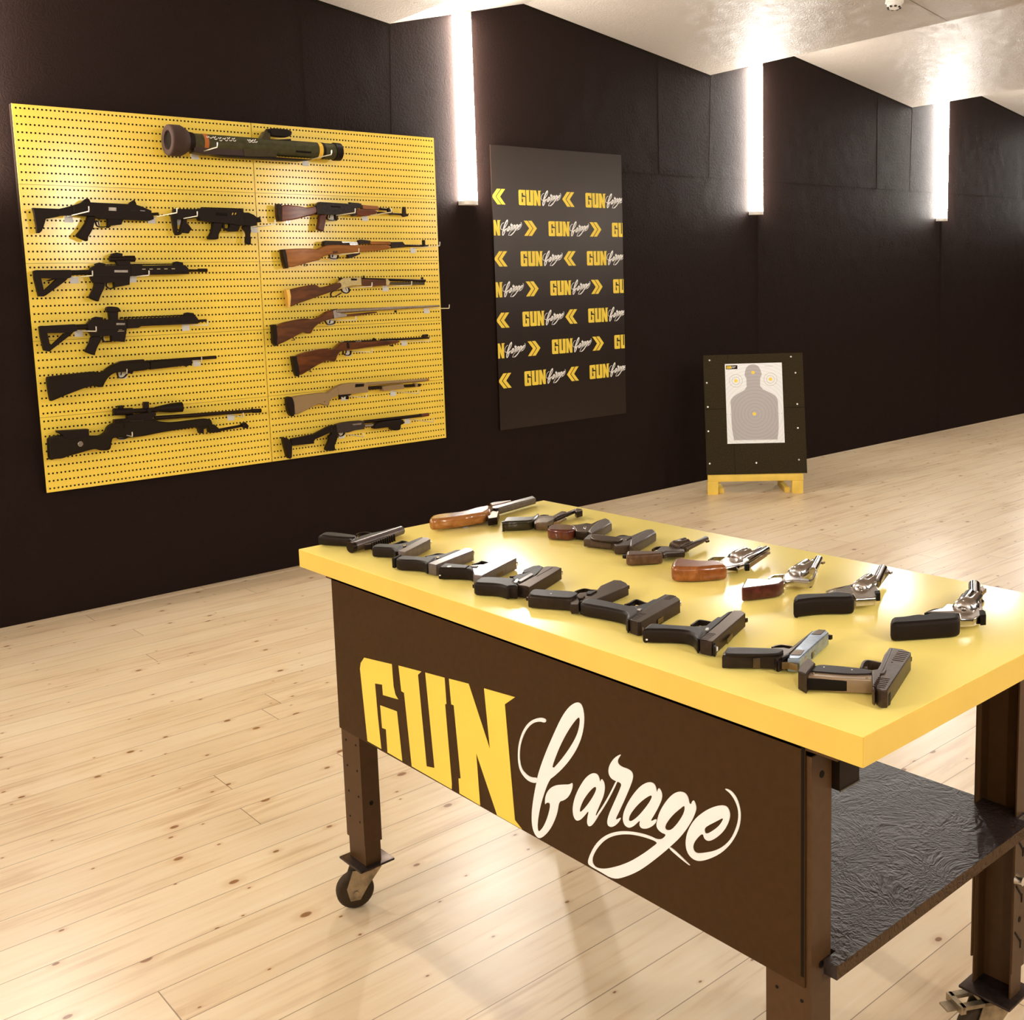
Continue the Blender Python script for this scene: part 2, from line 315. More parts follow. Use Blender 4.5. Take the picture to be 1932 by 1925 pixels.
lab={0:'vertical tube light on black wall between pegboard and logo poster',1:'vertical tube light on black wall to the right of the logo poster',2:'farthest vertical tube light in view at the right of the black wall'}
for side in (0,1):
    for v in range(-2,5):
        x=4.392+3.056*v
        if x<X0+.2 or x>X1-.2: continue
        t=thing('wall_light',(x,YW,2.80) if side==0 else (x,YF,2.80),lab.get(v,'vertical tube light high on the black wall') if side==0 else 'added vertical fill light, out of view on the left wall','lamp','vertical tube lights along the walls' if side==0 and v in lab else 'tube lights out of the picture',rot=(0,0,0 if side==0 else PI))
        link('diffuser',LM,None,t); 
        for m_ in CM: link('end_cap',m_,None,t)
for y in (2.3,):  # unseen tube added on the left wall to brighten faces turned towards it
    t=thing('wall_light',(X0,y,2.55),'added vertical fill light, out of view on the left wall','lamp','tube lights out of the picture',rot=(0,0,PI/2)); link('diffuser',LM,None,t)
    for m_ in CM: link('end_cap',m_,None,t)
t=thing('smoke_detector',(6.381,3.791,3.349),'small round white smoke detector on the ceiling at the upper edge','smoke detector',rot=(0,.139,0))
bm=bmesh.new(); addlathe(bm,(0,0,0),(0,0,-.04),[(0,.055),(.35,.055),(.5,.05)],28); link('base',frombm(bm),'plastic_white',t,40)
bm=bmesh.new(); addlathe(bm,(0,0,-.02),(0,0,-.05),[(0,.043),(.6,.043),(1,.03)],28); link('sensor_head',frombm(bm),'plastic_white',t,40)
bm=bmesh.new()
for i in range(8): a=2*PI*i/8; addbox(bm,-.006+.036*math.cos(a),.006+.036*math.cos(a),-.006+.036*math.sin(a),.006+.036*math.sin(a),-.051,-.043)
link('vent_slots',frombm(bm),'gy2',t)
# ---------------- pegboard ----------------
BX0,BX1,BZ0,BZ1=1.584,4.118,.664,2.600
t=thing('pegboard',(BX0,YW,BZ0),'large yellow perforated board on the black wall carrying the long guns','pegboard')
bw,bh=BX1-BX0,BZ1-BZ0
bm=bmesh.new(); d=.045; fw=.02
addbox(bm,0,fw,-d+.0025,0,0,bh); addbox(bm,bw-fw,bw,-d+.0025,0,0,bh); addbox(bm,fw,bw-fw,-d+.0025,0,0,fw); addbox(bm,fw,bw-fw,-d+.0025,0,bh-fw,bh)
link('frame',frombm(bm),'frame_dark',t)
box('backing',fw,bw-fw,-.022,-.002,fw,bh-fw,'hole_dark',t)
def holed(w,h,nx,ny,hs):
    px=(w-.016)/nx; pz=h/ny; xs=[0]; zs=[0]
    for i in range(nx): c=.008+px*(i+.5); xs+=[c-hs/2,c+hs/2]
    for j in range(ny): c=pz*(j+.5); zs+=[c-hs/2,c+hs/2]
    xs.append(w); zs.append(h)
    V=[(x,-d,z) for z in zs for x in xs]; n=len(xs); Fc=[]
    for j in range(len(zs)-1):
        for i in range(n-1):
            if i%2==1 and j%2==1: continue
            Fc.append((j*n+i,j*n+i+1,(j+1)*n+i+1,(j+1)*n+i))
    me=bpy.data.meshes.new('perforated'); me.from_pydata(V,[],Fc); me.update(); return me
pw,ph=(bw-.003)/2,bh/5
me=holed(pw-.0012,ph-.0016,61,10,.0086); me.materials.append(M['yellow_panel'])
rim=bmesh.new(); pwx,phx=pw-.0012,ph-.0016
for a in ((0,.0006,0,phx),(pwx-.0006,pwx,0,phx),(0,pwx,0,.0006),(0,pwx,phx-.0006,phx)): addbox(rim,a[0],a[1],-d+.0001,-d+.016,a[2],a[3])
rme=frombm(rim); rme.materials.append(M['yellow_edge'])
for r in range(5):
    for c in range(2):
        o=link('perforated_panel',me,None,t); o.location=(c*(pw+.003),0,r*ph)
        e=link('folded_edge',rme,None,o)
# ---------------- poster ----------------
PX0,PX1,PZ0,PZ1=4.606,5.853,.656,2.591
t=thing('poster',(PX0,YW-.004,PZ0),'tall dark poster repeating a yellow and white logo, between two tube lights','poster')
box('sheet',0,PX1-PX0,-.010,0,0,PZ1-PZ0,'poster',t)
def cat(l,it=1): return chaikin(l,.25,it)
def sxy(l,k,x,y): return [(a*k+x,b*k+y) for a,b in l]
GG=[(0,.06),(0,.94),(.06,1),(.60,1),(.60,.66),(.66,.60),(.40,.66),(.40,.80),(.26,.80),(.26,.20),(.38,.20),(.38,.40),(.32,.42),(.32,.54),(.60,.54),(.60,0),(.06,0)]
UU=[(.68,1),(1.0,1),(.95,.95),(.95,.22),(1.06,.22),(1.06,1),(1.33,1),(1.33,.06),(1.27,0),(.76,0),(.70,.06),(.70,.74),(.68,.72)]
NN=[(1.38,0),(1.40,.2),(1.40,.72),(1.38,1),(1.62,1),(1.80,.50),(1.80,1),(2.08,1),(2.0,.9),(2.0,0),(1.78,0),(1.62,.45),(1.62,0)]
SH=[[(0,.5),(.45,1),(.75,1),(.30,.5),(.75,0),(.45,0)],[(.38,.5),(.83,1),(1.13,1),(.68,.5),(1.13,0),(.83,0)]]
SCR=[[[-1.4382,0.8189,-1.4258,0.8142,-1.4213,0.7909,-1.427,0.7589,-1.4436,0.7233,-1.4724,0.6844,-1.5016,0.6533,-1.5335,0.6251,-1.5698,0.6095,-1.5624,0.6326,-1.5415,0.6774,-1.5148,0.7262,-1.4846,0.7777,-1.4599,0.8058],[-1.4342,0.7912,-1.4493,0.777,-1.474,0.7444,-1.4996,0.7025,-1.525,0.6488,-1.5008,0.6736,-1.4715,0.7087,-1.4467,0.7445,-1.4361,0.7699]],[[-1.5532,0.6504,-1.5011,0.6649,-1.5314,0.6252,-1.545,0.5977,-1.5592,0.5632,-1.5693,0.5268,-1.5703,0.5056,-1.5639,0.5057,-1.5482,0.5259,-1.5344,0.5547,-1.5271,0.5808,-1.5397,0.5776,-1.5454,0.5697,-1.5433,0.5895,-1.5321,0.6081,-1.513,0.6235,-1.4863,0.6343,-1.4702,0.6399,-1.46,0.6482,-1.4605,0.6362,-1.4711,0.6154,-1.4876,0.6003,-1.502,0.5933,-1.5071,0.5677,-1.5228,0.5356,-1.5405,0.5112,-1.5633,0.4898,-1.5774,0.4909,-1.5875,0.5049,-1.5884,0.5316,-1.5826,0.5635,-1.5698,0.6095]],[[-1.3992,0.6886,-1.3862,0.6884,-1.3826,0.6732,-1.3786,0.6855,-1.3693,0.6751,-1.3726,0.6534,-1.3864,0.6265,-1.4003,0.5991,-1.3869,0.6111,-1.3909,0.6027,-1.4066,0.58,-1.4164,0.5726,-1.4219,0.5769,-1.4208,0.5886,-1.4152,0.6075,-1.4292,0.5897,-1.4412,0.5767,-1.4531,0.5708,-1.4615,0.579,-1.4619,0.5988,-1.451,0.6282,-1.4305,0.6607,-1.4146,0.6787],[-1.3956,0.6632,-1.4119,0.6477,-1.4319,0.621,-1.4424,0.5975,-1.4406,0.5925,-1.4246,0.6096,-1.4047,0.6364,-1.3928,0.6573]],[[-1.3241,0.7501,-1.334,0.737,-1.3342,0.7289,-1.3255,0.7252,-1.3062,0.7271,-1.2959,0.7232,-1.2962,0.7099,-1.3128,0.6748,-1.3314,0.6385,-1.3466,0.6111,-1.3282,0.6261,-1.3321,0.6166,-1.3469,0.6,-1.3598,0.5937,-1.367,0.5979,-1.3627,0.6159,-1.3454,0.6496,-1.3303,0.6793,-1.3246,0.6934,-1.3406,0.6919,-1.3532,0.6929,-1.3602,0.7014,-1.3579,0.7156,-1.3466,0.7329,-1.3338,0.7446]],[[-1.2535,0.7215,-1.2403,0.7201,-1.2373,0.7044,-1.2331,0.7188,-1.2241,0.7091,-1.226,0.6955,-1.2414,0.6665,-1.257,0.6424,-1.2383,0.6573,-1.2419,0.6455,-1.2589,0.6298,-1.2761,0.6226,-1.2828,0.6272,-1.2791,0.6393,-1.2968,0.6192,-1.311,0.6103,-1.3232,0.6145,-1.3246,0.6302,-1.3133,0.6559,-1.2952,0.6838,-1.274,0.7084],[-1.2491,0.6981,-1.2644,0.6869,-1.2853,0.6661,-1.305,0.6402,-1.3099,0.6263,-1.3036,0.626,-1.2859,0.642,-1.2648,0.6684,-1.2509,0.6891]],[[-1.179,0.7295,-1.165,0.7276,-1.16,0.7081,-1.1527,0.7251,-1.1458,0.7146,-1.1468,0.7042,-1.158,0.6799,-1.1804,0.6459,-1.2098,0.6124,-1.2399,0.5806,-1.2815,0.5395,-1.3171,0.5123,-1.3519,0.4912,-1.3907,0.4924,-1.4134,0.4922,-1.4229,0.4946,-1.4185,0.5105,-1.4003,0.5432,-1.3733,0.572,-1.3399,0.5932,-1.3041,0.607,-1.2626,0.6165,-1.2326,0.6164,-1.2142,0.6353,-1.2289,0.6335,-1.2404,0.6395,-1.2384,0.652,-1.2314,0.6728,-1.2146,0.6997,-1.1965,0.7202],[-1.1715,0.7072,-1.1827,0.696,-1.2021,0.676,-1.2188,0.6517,-1.2189,0.6426,-1.2059,0.6463,-1.1896,0.6654,-1.1733,0.6918],[-1.236,0.6125,-1.2662,0.6098,-1.3042,0.6016,-1.3401,0.5863,-1.3698,0.5664,-1.3929,0.5406,-1.4088,0.5145,-1.4093,0.5002,-1.3981,0.4949,-1.3679,0.5061,-1.3164,0.5385,-1.2738,0.5748,-1.2462,0.6018]],[[-1.0825,0.739,-1.0739,0.7336,-1.0726,0.7196,-1.0829,0.6962,-1.1006,0.6746,-1.1186,0.6601,-1.1292,0.6609,-1.1321,0.6711,-1.1491,0.6506,-1.1555,0.6354,-1.1495,0.6264,-1.1341,0.6327,-1.1009,0.6511,-1.0744,0.6776,-1.0598,0.7075,-1.0545,0.7312,-1.0581,0.7491,-1.0708,0.7637,-1.0865,0.7678,-1.0707,0.7698,-1.0566,0.7592,-1.0497,0.7354,-1.0541,0.7073,-1.0715,0.6739,-1.098,0.6436,-1.1343,0.6175,-1.1528,0.6124,-1.1667,0.6182,-1.1721,0.6339,-1.1676,0.6585,-1.1517,0.6873,-1.127,0.7128,-1.103,0.7302],[-1.085,0.7169,-1.1003,0.7043,-1.1243,0.6852,-1.1289,0.6785,-1.126,0.6697,-1.1094,0.6835,-1.0945,0.6991]],[[-1.2114,0.611,-1.2065,0.6156,-1.181,0.6073,-1.1555,0.5966,-1.1843,0.6029]],[[-1.5314,0.7561,-1.5531,0.7535,-1.5837,0.7365,-1.6072,0.709,-1.6223,0.6754,-1.6262,0.6438,-1.6223,0.6204,-1.6081,0.6087,-1.5898,0.6038,-1.5665,0.6089,-1.5641,0.622,-1.584,0.6152,-1.6001,0.6163,-1.6155,0.6244,-1.6208,0.6457,-1.6162,0.6765,-1.6002,0.7087,-1.5782,0.7331,-1.5526,0.7456,-1.5353,0.7467]],[[-1.3925,0.601,-1.3693,0.6345,-1.3502,0.6661,-1.335,0.6944,-1.3389,0.6945,-1.3541,0.6662,-1.3734,0.6349,-1.3968,0.6015]]]
GUNL=[[-2.2344,0.6943,-2.2165,0.7123,-2.0914,0.7272,-2.0885,0.6736,-2.0819,0.6538,-2.0702,0.645,-2.1382,0.6371,-2.1393,0.6633,-2.172,0.6574,-2.1669,0.578,-2.1581,0.4924,-2.222,0.4928,-2.2397,0.678],[-2.153,0.6068,-2.0787,0.6127,-2.0657,0.4914,-2.1304,0.4924,-2.1321,0.5513,-2.1495,0.5495],[-2.0621,0.7313,-1.9667,0.7414,-1.9815,0.7296,-1.9631,0.5126,-1.9312,0.519,-1.9512,0.7431,-1.8759,0.7506,-1.8728,0.6902,-1.8781,0.6878,-1.8652,0.5027,-1.8668,0.4901,-2.0257,0.4916,-2.0436,0.6692,-2.055,0.6698],[-1.8591,0.7529,-1.7867,0.7607,-1.7196,0.6327,-1.7324,0.7651,-1.6288,0.7744,-1.6633,0.7492,-1.6434,0.501,-1.6202,0.4889,-1.7033,0.4893,-1.7688,0.6072,-1.7622,0.4896,-1.8371,0.4911,-1.8384,0.5257,-1.8303,0.5285,-1.845,0.695,-1.8544,0.6946]]
GB=(-2.2397,.4489,.7744)  # left, base, top of the logo on the table panel
K=1/3.02
def scrloops(x,z):
    # script placed relative to the left edge and base of the block letters
    out=[]
    for g in SCR: out.append([[((a-GB[0])*K+x,(b-.46)*K+z) for a,b in cat(pairs(l,1))] for l in g])
    return out
def decal(name,groups,mat,par,xlo=-9,xhi=9,th=.0012,z0=.0100,rot=(PI/2,0,0)):
    mm=None; bm=bmesh.new()
    for gi,g in enumerate(groups):
        me=curvemesh(g,th+gi*.00009,0,0); bm.from_mesh(me); bpy.data.meshes.remove(me)
    for c,s in ((xlo,1),(xhi,-1)):
        bmesh.ops.bisect_plane(bm,geom=bm.verts[:]+bm.edges[:]+bm.faces[:],plane_co=(c,0,0),plane_no=(-s,0,0),clear_outer=True)
    if not bm.verts: bm.free(); return
    o=link(name,frombm(bm),mat,par); o.rotation_euler=rot; o.location=(0,-z0,0) if rot[2]==0 else (-z0,0,0); return o
LH=.104
def blocks(x,z): return [[[(a*LH*.95+x,b*LH+z) for a,b in l]] for l in (GG,UU,NN)]
def chev(x,z,right):
    g=[]
    for l in SH: g.append([[(((1.13-a) if right else a)*LH+x,b*LH+z) for a,b in l]])
    return g
W_=PX1-PX0
for r in range(7):
    zb=2.1985-.2088*r-PZ0
    if r%2==0: gx=[4.840,5.4755]; cx=[4.602,5.246]; rt=False
    else: gx=[4.465,5.108,5.741]; cx=[4.879,5.511]; rt=True
    for x in gx:
        decal('block_lettering',blocks(x-PX0,zb),'poster_yellow',t,.002,W_-.002)
        decal('script_lettering',scrloops(x-PX0,zb-.01),'poster_white',t,.002,W_-.002,.0016)
    for x in cx: decal('chevron',chev(x-PX0,zb,rt),'poster_yellow',t,.002,W_-.002)
# ---------------- target stand ----------------
base=Vector((6.373,5.284,.15)); ex=Vector((.719,-.695,0)).normalized(); nn=Vector((-.695,-.719,0)); th=math.radians(12)
up=Vector((0,0,1))*math.cos(th)-nn*math.sin(th); nz=ex.cross(up)
ang=math.atan2(ex.y,ex.x)
t=thing('target_stand',(6.373,5.284,0),'dark rubber-faced target board leaning on a yellow timber stand by the wall','target stand',rot=(0,0,ang))
o=box('backboard',-.044,.721,-.0,.936,-.03,.0,'board_green',t); o.location=(0,0,.15); o.rotation_euler=(PI/2-th,0,0)
bb=o
for nm,a in (('board_joint',(-.044,.721,.509,.5125)),('board_joint',(.17,.1725,.0,.5)),('board_joint',(.145,.1475,.9,.936))):
    box(nm,a[0],a[1],a[2],a[3],0,.0008,'seam',bb)
for x,y in ((.004,.896),(.631,.906),(-.023,.719),(-.021,.529),(-.023,.339),(-.02,.087),(.337,.086),(.662,.103),(.663,.349),(.666,.535),(.661,.779)):
    bm=bmesh.new(); addlathe(bm,(x,y,0),(x,y,.003),[(0,.0075),(1,.0055)],12); link('screw',frombm(bm),'screw',bb)
box('rail',-.04,.685,-.034,.0,.10,.15,'yellow_wood',t,.002)
for x in (-.044,.600): 
    box('foot',x,x+.082,-.045,.0,0,.10,'yellow_wood',t,.002); xb=x+(.09 if x<0 else -.05); box('base_beam',xb,xb+.04,.0,.32,0,.04,'yellow_wood',t,.002)
    o=box('back_strut',xb,xb+.04,-.02,.02,0,.5,'yellow_wood',t,.002); o.location=(0,.27,.03); o.rotation_euler=(math.radians(8),0,0)
tp=thing('shooting_target',base+ex*.34+up*.55+nz*.0006,'white paper target with grey human silhouette pinned to the dark board','target',rot=(0,0,0))
tp.matrix_world=Matrix.Translation(base+ex*.34+up*.55+nz*.001)@Matrix((ex,up,nz)).transposed().to_4x4()
box('paper',.121-.34,.559-.34,.238-.55,.863-.55,0,.0008,'target_paper',tp)
HD=[(.27,.778),(.282,.826),(.307,.85),(.341,.856),(.374,.844),(.393,.813),(.402,.774),(.397,.757),(.390,.752),(.385,.668),(.494,.613),(.52,.571),(.517,.502),(.519,.358),(.501,.2395),(.176,.2395),(.158,.367),(.159,.505),(.153,.574),(.187,.614),(.283,.663),(.283,.75),(.273,.761)]
me=curvemesh([[(a-.34,b-.55) for a,b in chaikin(HD,.2,1) if b>.2408 or a in(.501,.176)]],.0012,.0006,0); 
for i,(x,y) in enumerate(((.336,.791),(.202,.729),(.468,.734),(.335,.467))):
    bm=bmesh.new(); addlathe(bm,(x-.34,y-.55,.0008),(x-.34,y-.55,.0016),[(0,.0135),(1,.0135)],20); link('bullseye',frombm(bm),'poster_yellow',tp)
    if i in(1,2):
        for r_ in (.030,.050):
            bm=bmesh.new(); addlathe(bm,(x-.34,y-.55,.0007),(x-.34,y-.55,.0011),[(0,r_-.0008),(0,r_+.0008),(1,r_+.0008),(1,r_-.0008)],32,False); link('ring_line',frombm(bm),'gy',tp)
bm=bmesh.new(); bm.from_mesh(me); nf=len(bm.faces)
for i in range(1,9):
    for dx_,dy_ in ((1,0),(-1,0),(0,1),(0,-1)):
        u=-.005+dx_*.0262*i; v=-.083+dy_*.0262*i
        if abs(u)<.215 and -.30<v<.2: addbox(bm,u-.002,u+.002,v-.003,v+.003,.0011,.0015)
addbox(bm,.09,.15,.287,.289,.0008,.0011)
bm.faces.ensure_lookup_table()
for f in bm.faces[nf:]: f.material_index=1
so=link('silhouette',frombm(bm),'target_figure',tp); so.data.materials.append(M['gy'])
lg=box('logo_panel',.129-.34,.217-.34,.821-.55,.851-.55,.0008,.0014,'hole_dark',tp)
me=bmesh.new()
for l in (GG,UU,NN):
    m2=curvemesh([[(a*.0185+.134-.34,b*.021+.8255-.55) for a,b in l]],.0019,.0012,0); me.from_mesh(m2)
link('block_lettering',frombm(me),'poster_yellow',lg)
me=bmesh.new()
for g in SCR:
    m2=curvemesh([[((a-GB[0])*.060+.134-.34,(b-.46)*.060+.826-.55) for a,b in pairs(l,1)] for l in g],.0021,.0012,0); me.from_mesh(m2)
link('script_lettering',frombm(me),'poster_white',lg)
# ---------------- table ----------------
TX0,TX1,TY0,TY1=1.298,2.152,.806,2.459
t=thing('display_table',(1.72,1.63,0),'yellow-topped rolling table with dark steel frame carrying the handguns','table')
def L_(o): o.location=o.location-Vector((1.72,1.63,0)); return o
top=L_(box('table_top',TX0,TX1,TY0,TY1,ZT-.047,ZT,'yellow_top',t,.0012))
for a in ((TX0-.0008,TX0+.0004,TY0,TY1),(TX1-.0004,TX1+.0008,TY0,TY1),(TX0,TX1,TY0-.0008,TY0+.0004),(TX0,TX1,TY1-.0004,TY1+.0008)):
    e=box('edge_band',a[0],a[1],a[2],a[3],ZT-.047,ZT-.0012,'yellow_edge',t); L_(e)
XP=1.332
pn=L_(box('side_panel',XP,XP+.003,.927,2.36,.487,.908,'panel_paint',t))
sl=L_(box('panel_gap_shade',XP-.0006,XP+.001,.9285,.934,.505,.905,'seam',t))  # dark strip painting the shade of the gap between panel and leg
bm=bmesh.new()
def loc(bm): bmesh.ops.translate(bm,verts=bm.verts,vec=(-1.72,-1.63,0)); return frombm(bm)
for x,y0,y1 in ((XP-.0,.87,2.387),(2.075,.87,2.387)): addbox(bm,x,x+.03,y0,y1,.885,.908)
for y in (.9,2.33): addbox(bm,1.36,2.08,y,y+.03,.87,.908)
link('top_rail',loc(bm),'leg_paint',t)
for x0_,s in ((XP+.0032,1),(2.083,-1)):
  for y0_ in (.917,2.27):
    # leg: outer channel with lower sliding channel inside
    def bx(bm,a,b,c,d,e,f): addbox(bm,min(x0_+s*a,x0_+s*b),max(x0_+s*a,x0_+s*b),y0_+c,y0_+d,e,f)
    ln=.087; dp=.053
    bm=bmesh.new(); z0,z1=.19,.875
    bx(bm,0,.003,0,ln,z0,z1); bx(bm,.003,dp,0,.003,z0,z1); bx(bm,.003,dp,ln-.003,ln,z0,z1)
    lg=link('leg',loc(bm),'leg_paint',t)
    bm=bmesh.new(); bx(bm,.0035,.0065,.004,ln-.004,.132,.5); bx(bm,.0065,dp-.003,.0035,.0065,.132,.5); bx(bm,.0065,dp-.003,ln-.0065,ln-.0035,.132,.5); link('sliding_foot',loc(bm),'leg_paint',lg)
    bm=bmesh.new()
    for zz in (.25,.32,.39,.46):
        for yy in (.2,.75):
            q=(x0_+s*.0,y0_+yy*ln); addlathe(bm,(q[0]-s*.0008,q[1],zz),(q[0]+s*.001,q[1],zz),[(0,.003),(1,.003)],10)
    for zz in (.30,.52,.84) :
        addlathe(bm,(x0_+s*dp*.5,y0_-.0008,zz),(x0_+s*dp*.5,y0_+.001,zz),[(0,.006),(1,.006)],12)
    link('bolt_hole',loc(bm),'vb',lg)
    if s<0 and y0_<1:
        bm=bmesh.new()
        for zz in (.235,.335,.435): 
            addbox(bm,x0_-.022,x0_-.018,y0_-.0012,y0_+.001,zz,zz+.018); 
            b2=bmesh.new(); addbox(b2,-.002,.002,-.0012,.001,0,.04); bmesh.ops.rotate(b2,verts=b2.verts,cent=(0,0,0),matrix=Matrix.Rotation(math.radians(-40),3,'Y')); bmesh.ops.translate(b2,verts=b2.verts,vec=(x0_-.02,y0_,zz+.014)); m2=frombm(b2); bm.from_mesh(m2)
        link('slot',loc(bm),'vb',lg)
        bm=bmesh.new(); addlathe(bm,(x0_-.045,y0_-.014,.395),(x0_-.045,y0_,.395),[(0,.009),(.6,.01),(1,.012)],16); link('bolt',loc(bm),'sv',lg,35)
    # caster
    cxm,cym=x0_+s*.030,y0_+.043
    cs=box('caster_plate',cxm-.052,cxm+.052,cym-.054,cym+.054,.126,.132,'plate',t,.002); L_(cs)
    A=math.radians({(1,.917):200,(1,2.27):158,(-1,.917):152,(-1,2.27):120}[(s,y0_)]); dx,dy=math.cos(A),math.sin(A)
    wc=Vector((cxm+dx*.036,cym+dy*.036,.05)); ax=Vector((-dy,dx,0))
    bm=bmesh.new(); addlathe(bm,(cxm,cym,.126),(cxm,cym,.105),[(0,.034),(.5,.036),(1,.026)],20)
    for sd in (-1,1):
        o1=ax*(sd*.021); o2=ax*(sd*.0235); c=Vector((cxm,cym,0)); dd=Vector((dx,dy,0))
        pr=[(-.034,.112),(.042,.112),(.060,.064),(.052,.030),(.026,.030),(.004,.064)]
        va=[bm.verts.new(c+dd*u+o1+Vector((0,0,z))) for u,z in pr]; vb=[bm.verts.new(c+dd*u+o2+Vector((0,0,z))) for u,z in pr]
        bm.faces.new(va); bm.faces.new(vb[::-1])
        for i in range(6): j=(i+1)%6; bm.faces.new((va[i],vb[i],vb[j],va[j]))
    addlathe(bm,wc-ax*.028,wc+ax*.028,[(0,.007),(1,.007)],12); addbox(bm,cxm-.02,cxm+.02,cym-.02,cym+.02,.100,.116)
    bmesh.ops.recalc_face_normals(bm,faces=bm.faces); link('caster_fork',loc(bm),'zinc',cs)
    bm=bmesh.new(); addlathe(bm,wc-ax*.016,wc+ax*.016,[(0,.020),(0,.040),(.12,.047),(.3,.05),(.7,.05),(.88,.047),(1,.040),(1,.020)],32); bmesh.ops.recalc_face_normals(bm,faces=bm.faces); wl=link('caster_wheel',loc(bm),'tyre',cs,35)
    bm=bmesh.new(); addlathe(bm,wc-ax*.0165,wc+ax*.0165,[(0,.0215),(0,.0235),(1,.0235),(1,.0215)],28,False); addlathe(bm,wc-ax*.012,wc+ax*.012,[(0,.021),(1,.021)],24); bmesh.ops.recalc_face_normals(bm,faces=bm.faces); 
    if s<0: 
        link('hub',loc(bm),'zinc',cs,35)
        # brake lever
        bm=bmesh.new(); dd=Vector((dx,dy,0)); c=wc+dd*.012+Vector((0,0,.064))
        def bar(u0,u1,v0,v1,z0,z1):
            vs=[bm.verts.new(c+dd*u+ax*v+Vector((0,0,z))) for z in (z0,z1) for u,v in ((u0,v0),(u1,v0),(u1,v1),(u0,v1))]
            for f in ((3,2,1,0),(4,5,6,7),(0,1,5,4),(1,2,6,5),(2,3,7,6),(3,0,4,7)): bm.faces.new([vs[i] for i in f])
        bar(-.03,.045,-.026,-.012,-.004,.004); bar(-.03,.045,.012,.026,-.004,.004); bar(-.03,-.005,-.026,.026,-.004,.004); bar(.038,.05,-.026,.026,-.012,.004); bar(.05,.075,-.012,.016,-.008,-.004)
        bmesh.ops.recalc_face_normals(bm,faces=bm.faces); link('brake_lever',loc(bm),'zinc',cs)
    else: link('hub',loc(bm),'gy2',cs,35)
for o_ in [o_ for o_ in C.objects if o_.name.split('.')[0]=='caster_plate']:
    for c_ in C.objects:
        if c_.parent==o_: c_.location=(1.72,1.63,0)
# end box under the top, shelf
bm=bmesh.new(); addbox(bm,1.392,1.447,.905,1.05,.806,.9); eb=link('end_box',loc(bm),'frame_dark',t)
bm=bmesh.new(); addbox(bm,1.392,1.447,.9035,.905,.8045,.807); link('box_lip',loc(bm),'gy2',eb)
bm=bmesh.new()
for i,(x,h) in enumerate(((1.398,.008),(1.404,.006),(1.410,.009),(1.418,.006),(1.424,.008),(1.432,.006))): addbox(bm,x,x+.0025,.9042,.905,.862,.862+h)
link('faint_mark',loc(bm),'gyb',eb)
bm=bmesh.new(); vs=[]
SHP=[(1.362,.888),(2.026,.888),(2.026,.912),(2.060,.912),(2.060,2.26),(1.395,2.26),(1.395,.912),(1.362,.912)]
A_=[bm.verts.new((x,y,.506)) for x,y in SHP]; B_=[bm.verts.new((x,y,.53)) for x,y in SHP]; bm.faces.new(A_[::-1]); bm.faces.new(B_)
me_i=[]
for i in range(8): j=(i+1)%8; f=bm.faces.new((A_[i],A_[j],B_[j],B_[i])); me_i.append(f)
bm.faces.ensure_lookup_table()
for f in bm.faces: f.material_index=1 if abs(f.normal.z)<.5 and f in me_i[:1] else 0
bm.normal_update()
sh=link('shelf',loc(bm),None,t); sh.data.materials.append(M['shelf_osb']); sh.data.materials.append(M['shelf_edge'])
bm=bmesh.new(); addbox(bm,1.39,1.42,.92,2.25,.48,.505); addbox(bm,2.03,2.06,.92,2.25,.48,.505); link('shelf_bracket',loc(bm),'leg_paint',t)
# lettering on the side panel, local x along the panel
def dec2(name,groups,mat,th):
    bm=bmesh.new()
    for gi,g in enumerate(groups): m2=curvemesh(g,th+gi*.00009,0,0); bm.from_mesh(m2); bpy.data.meshes.remove(m2)
    bmesh.ops.bisect_plane(bm,geom=bm.verts[:]+bm.edges[:]+bm.faces[:],plane_co=(0,.4875,0),plane_no=(0,-1,0),clear_outer=True)
    o=link(name,frombm(bm),mat,pn); o.rotation_euler=(PI/2,0,-PI/2); o.location=(XP-.0002,0,0); return o
dec2('block_lettering',[[pairs(g,1)] for g in GUNL],'decal_yellow',.0006)
dec2('script_lettering',[[cat(cat(pairs(l,1))) for l in g] for g in SCR],'decal_white',.0008)
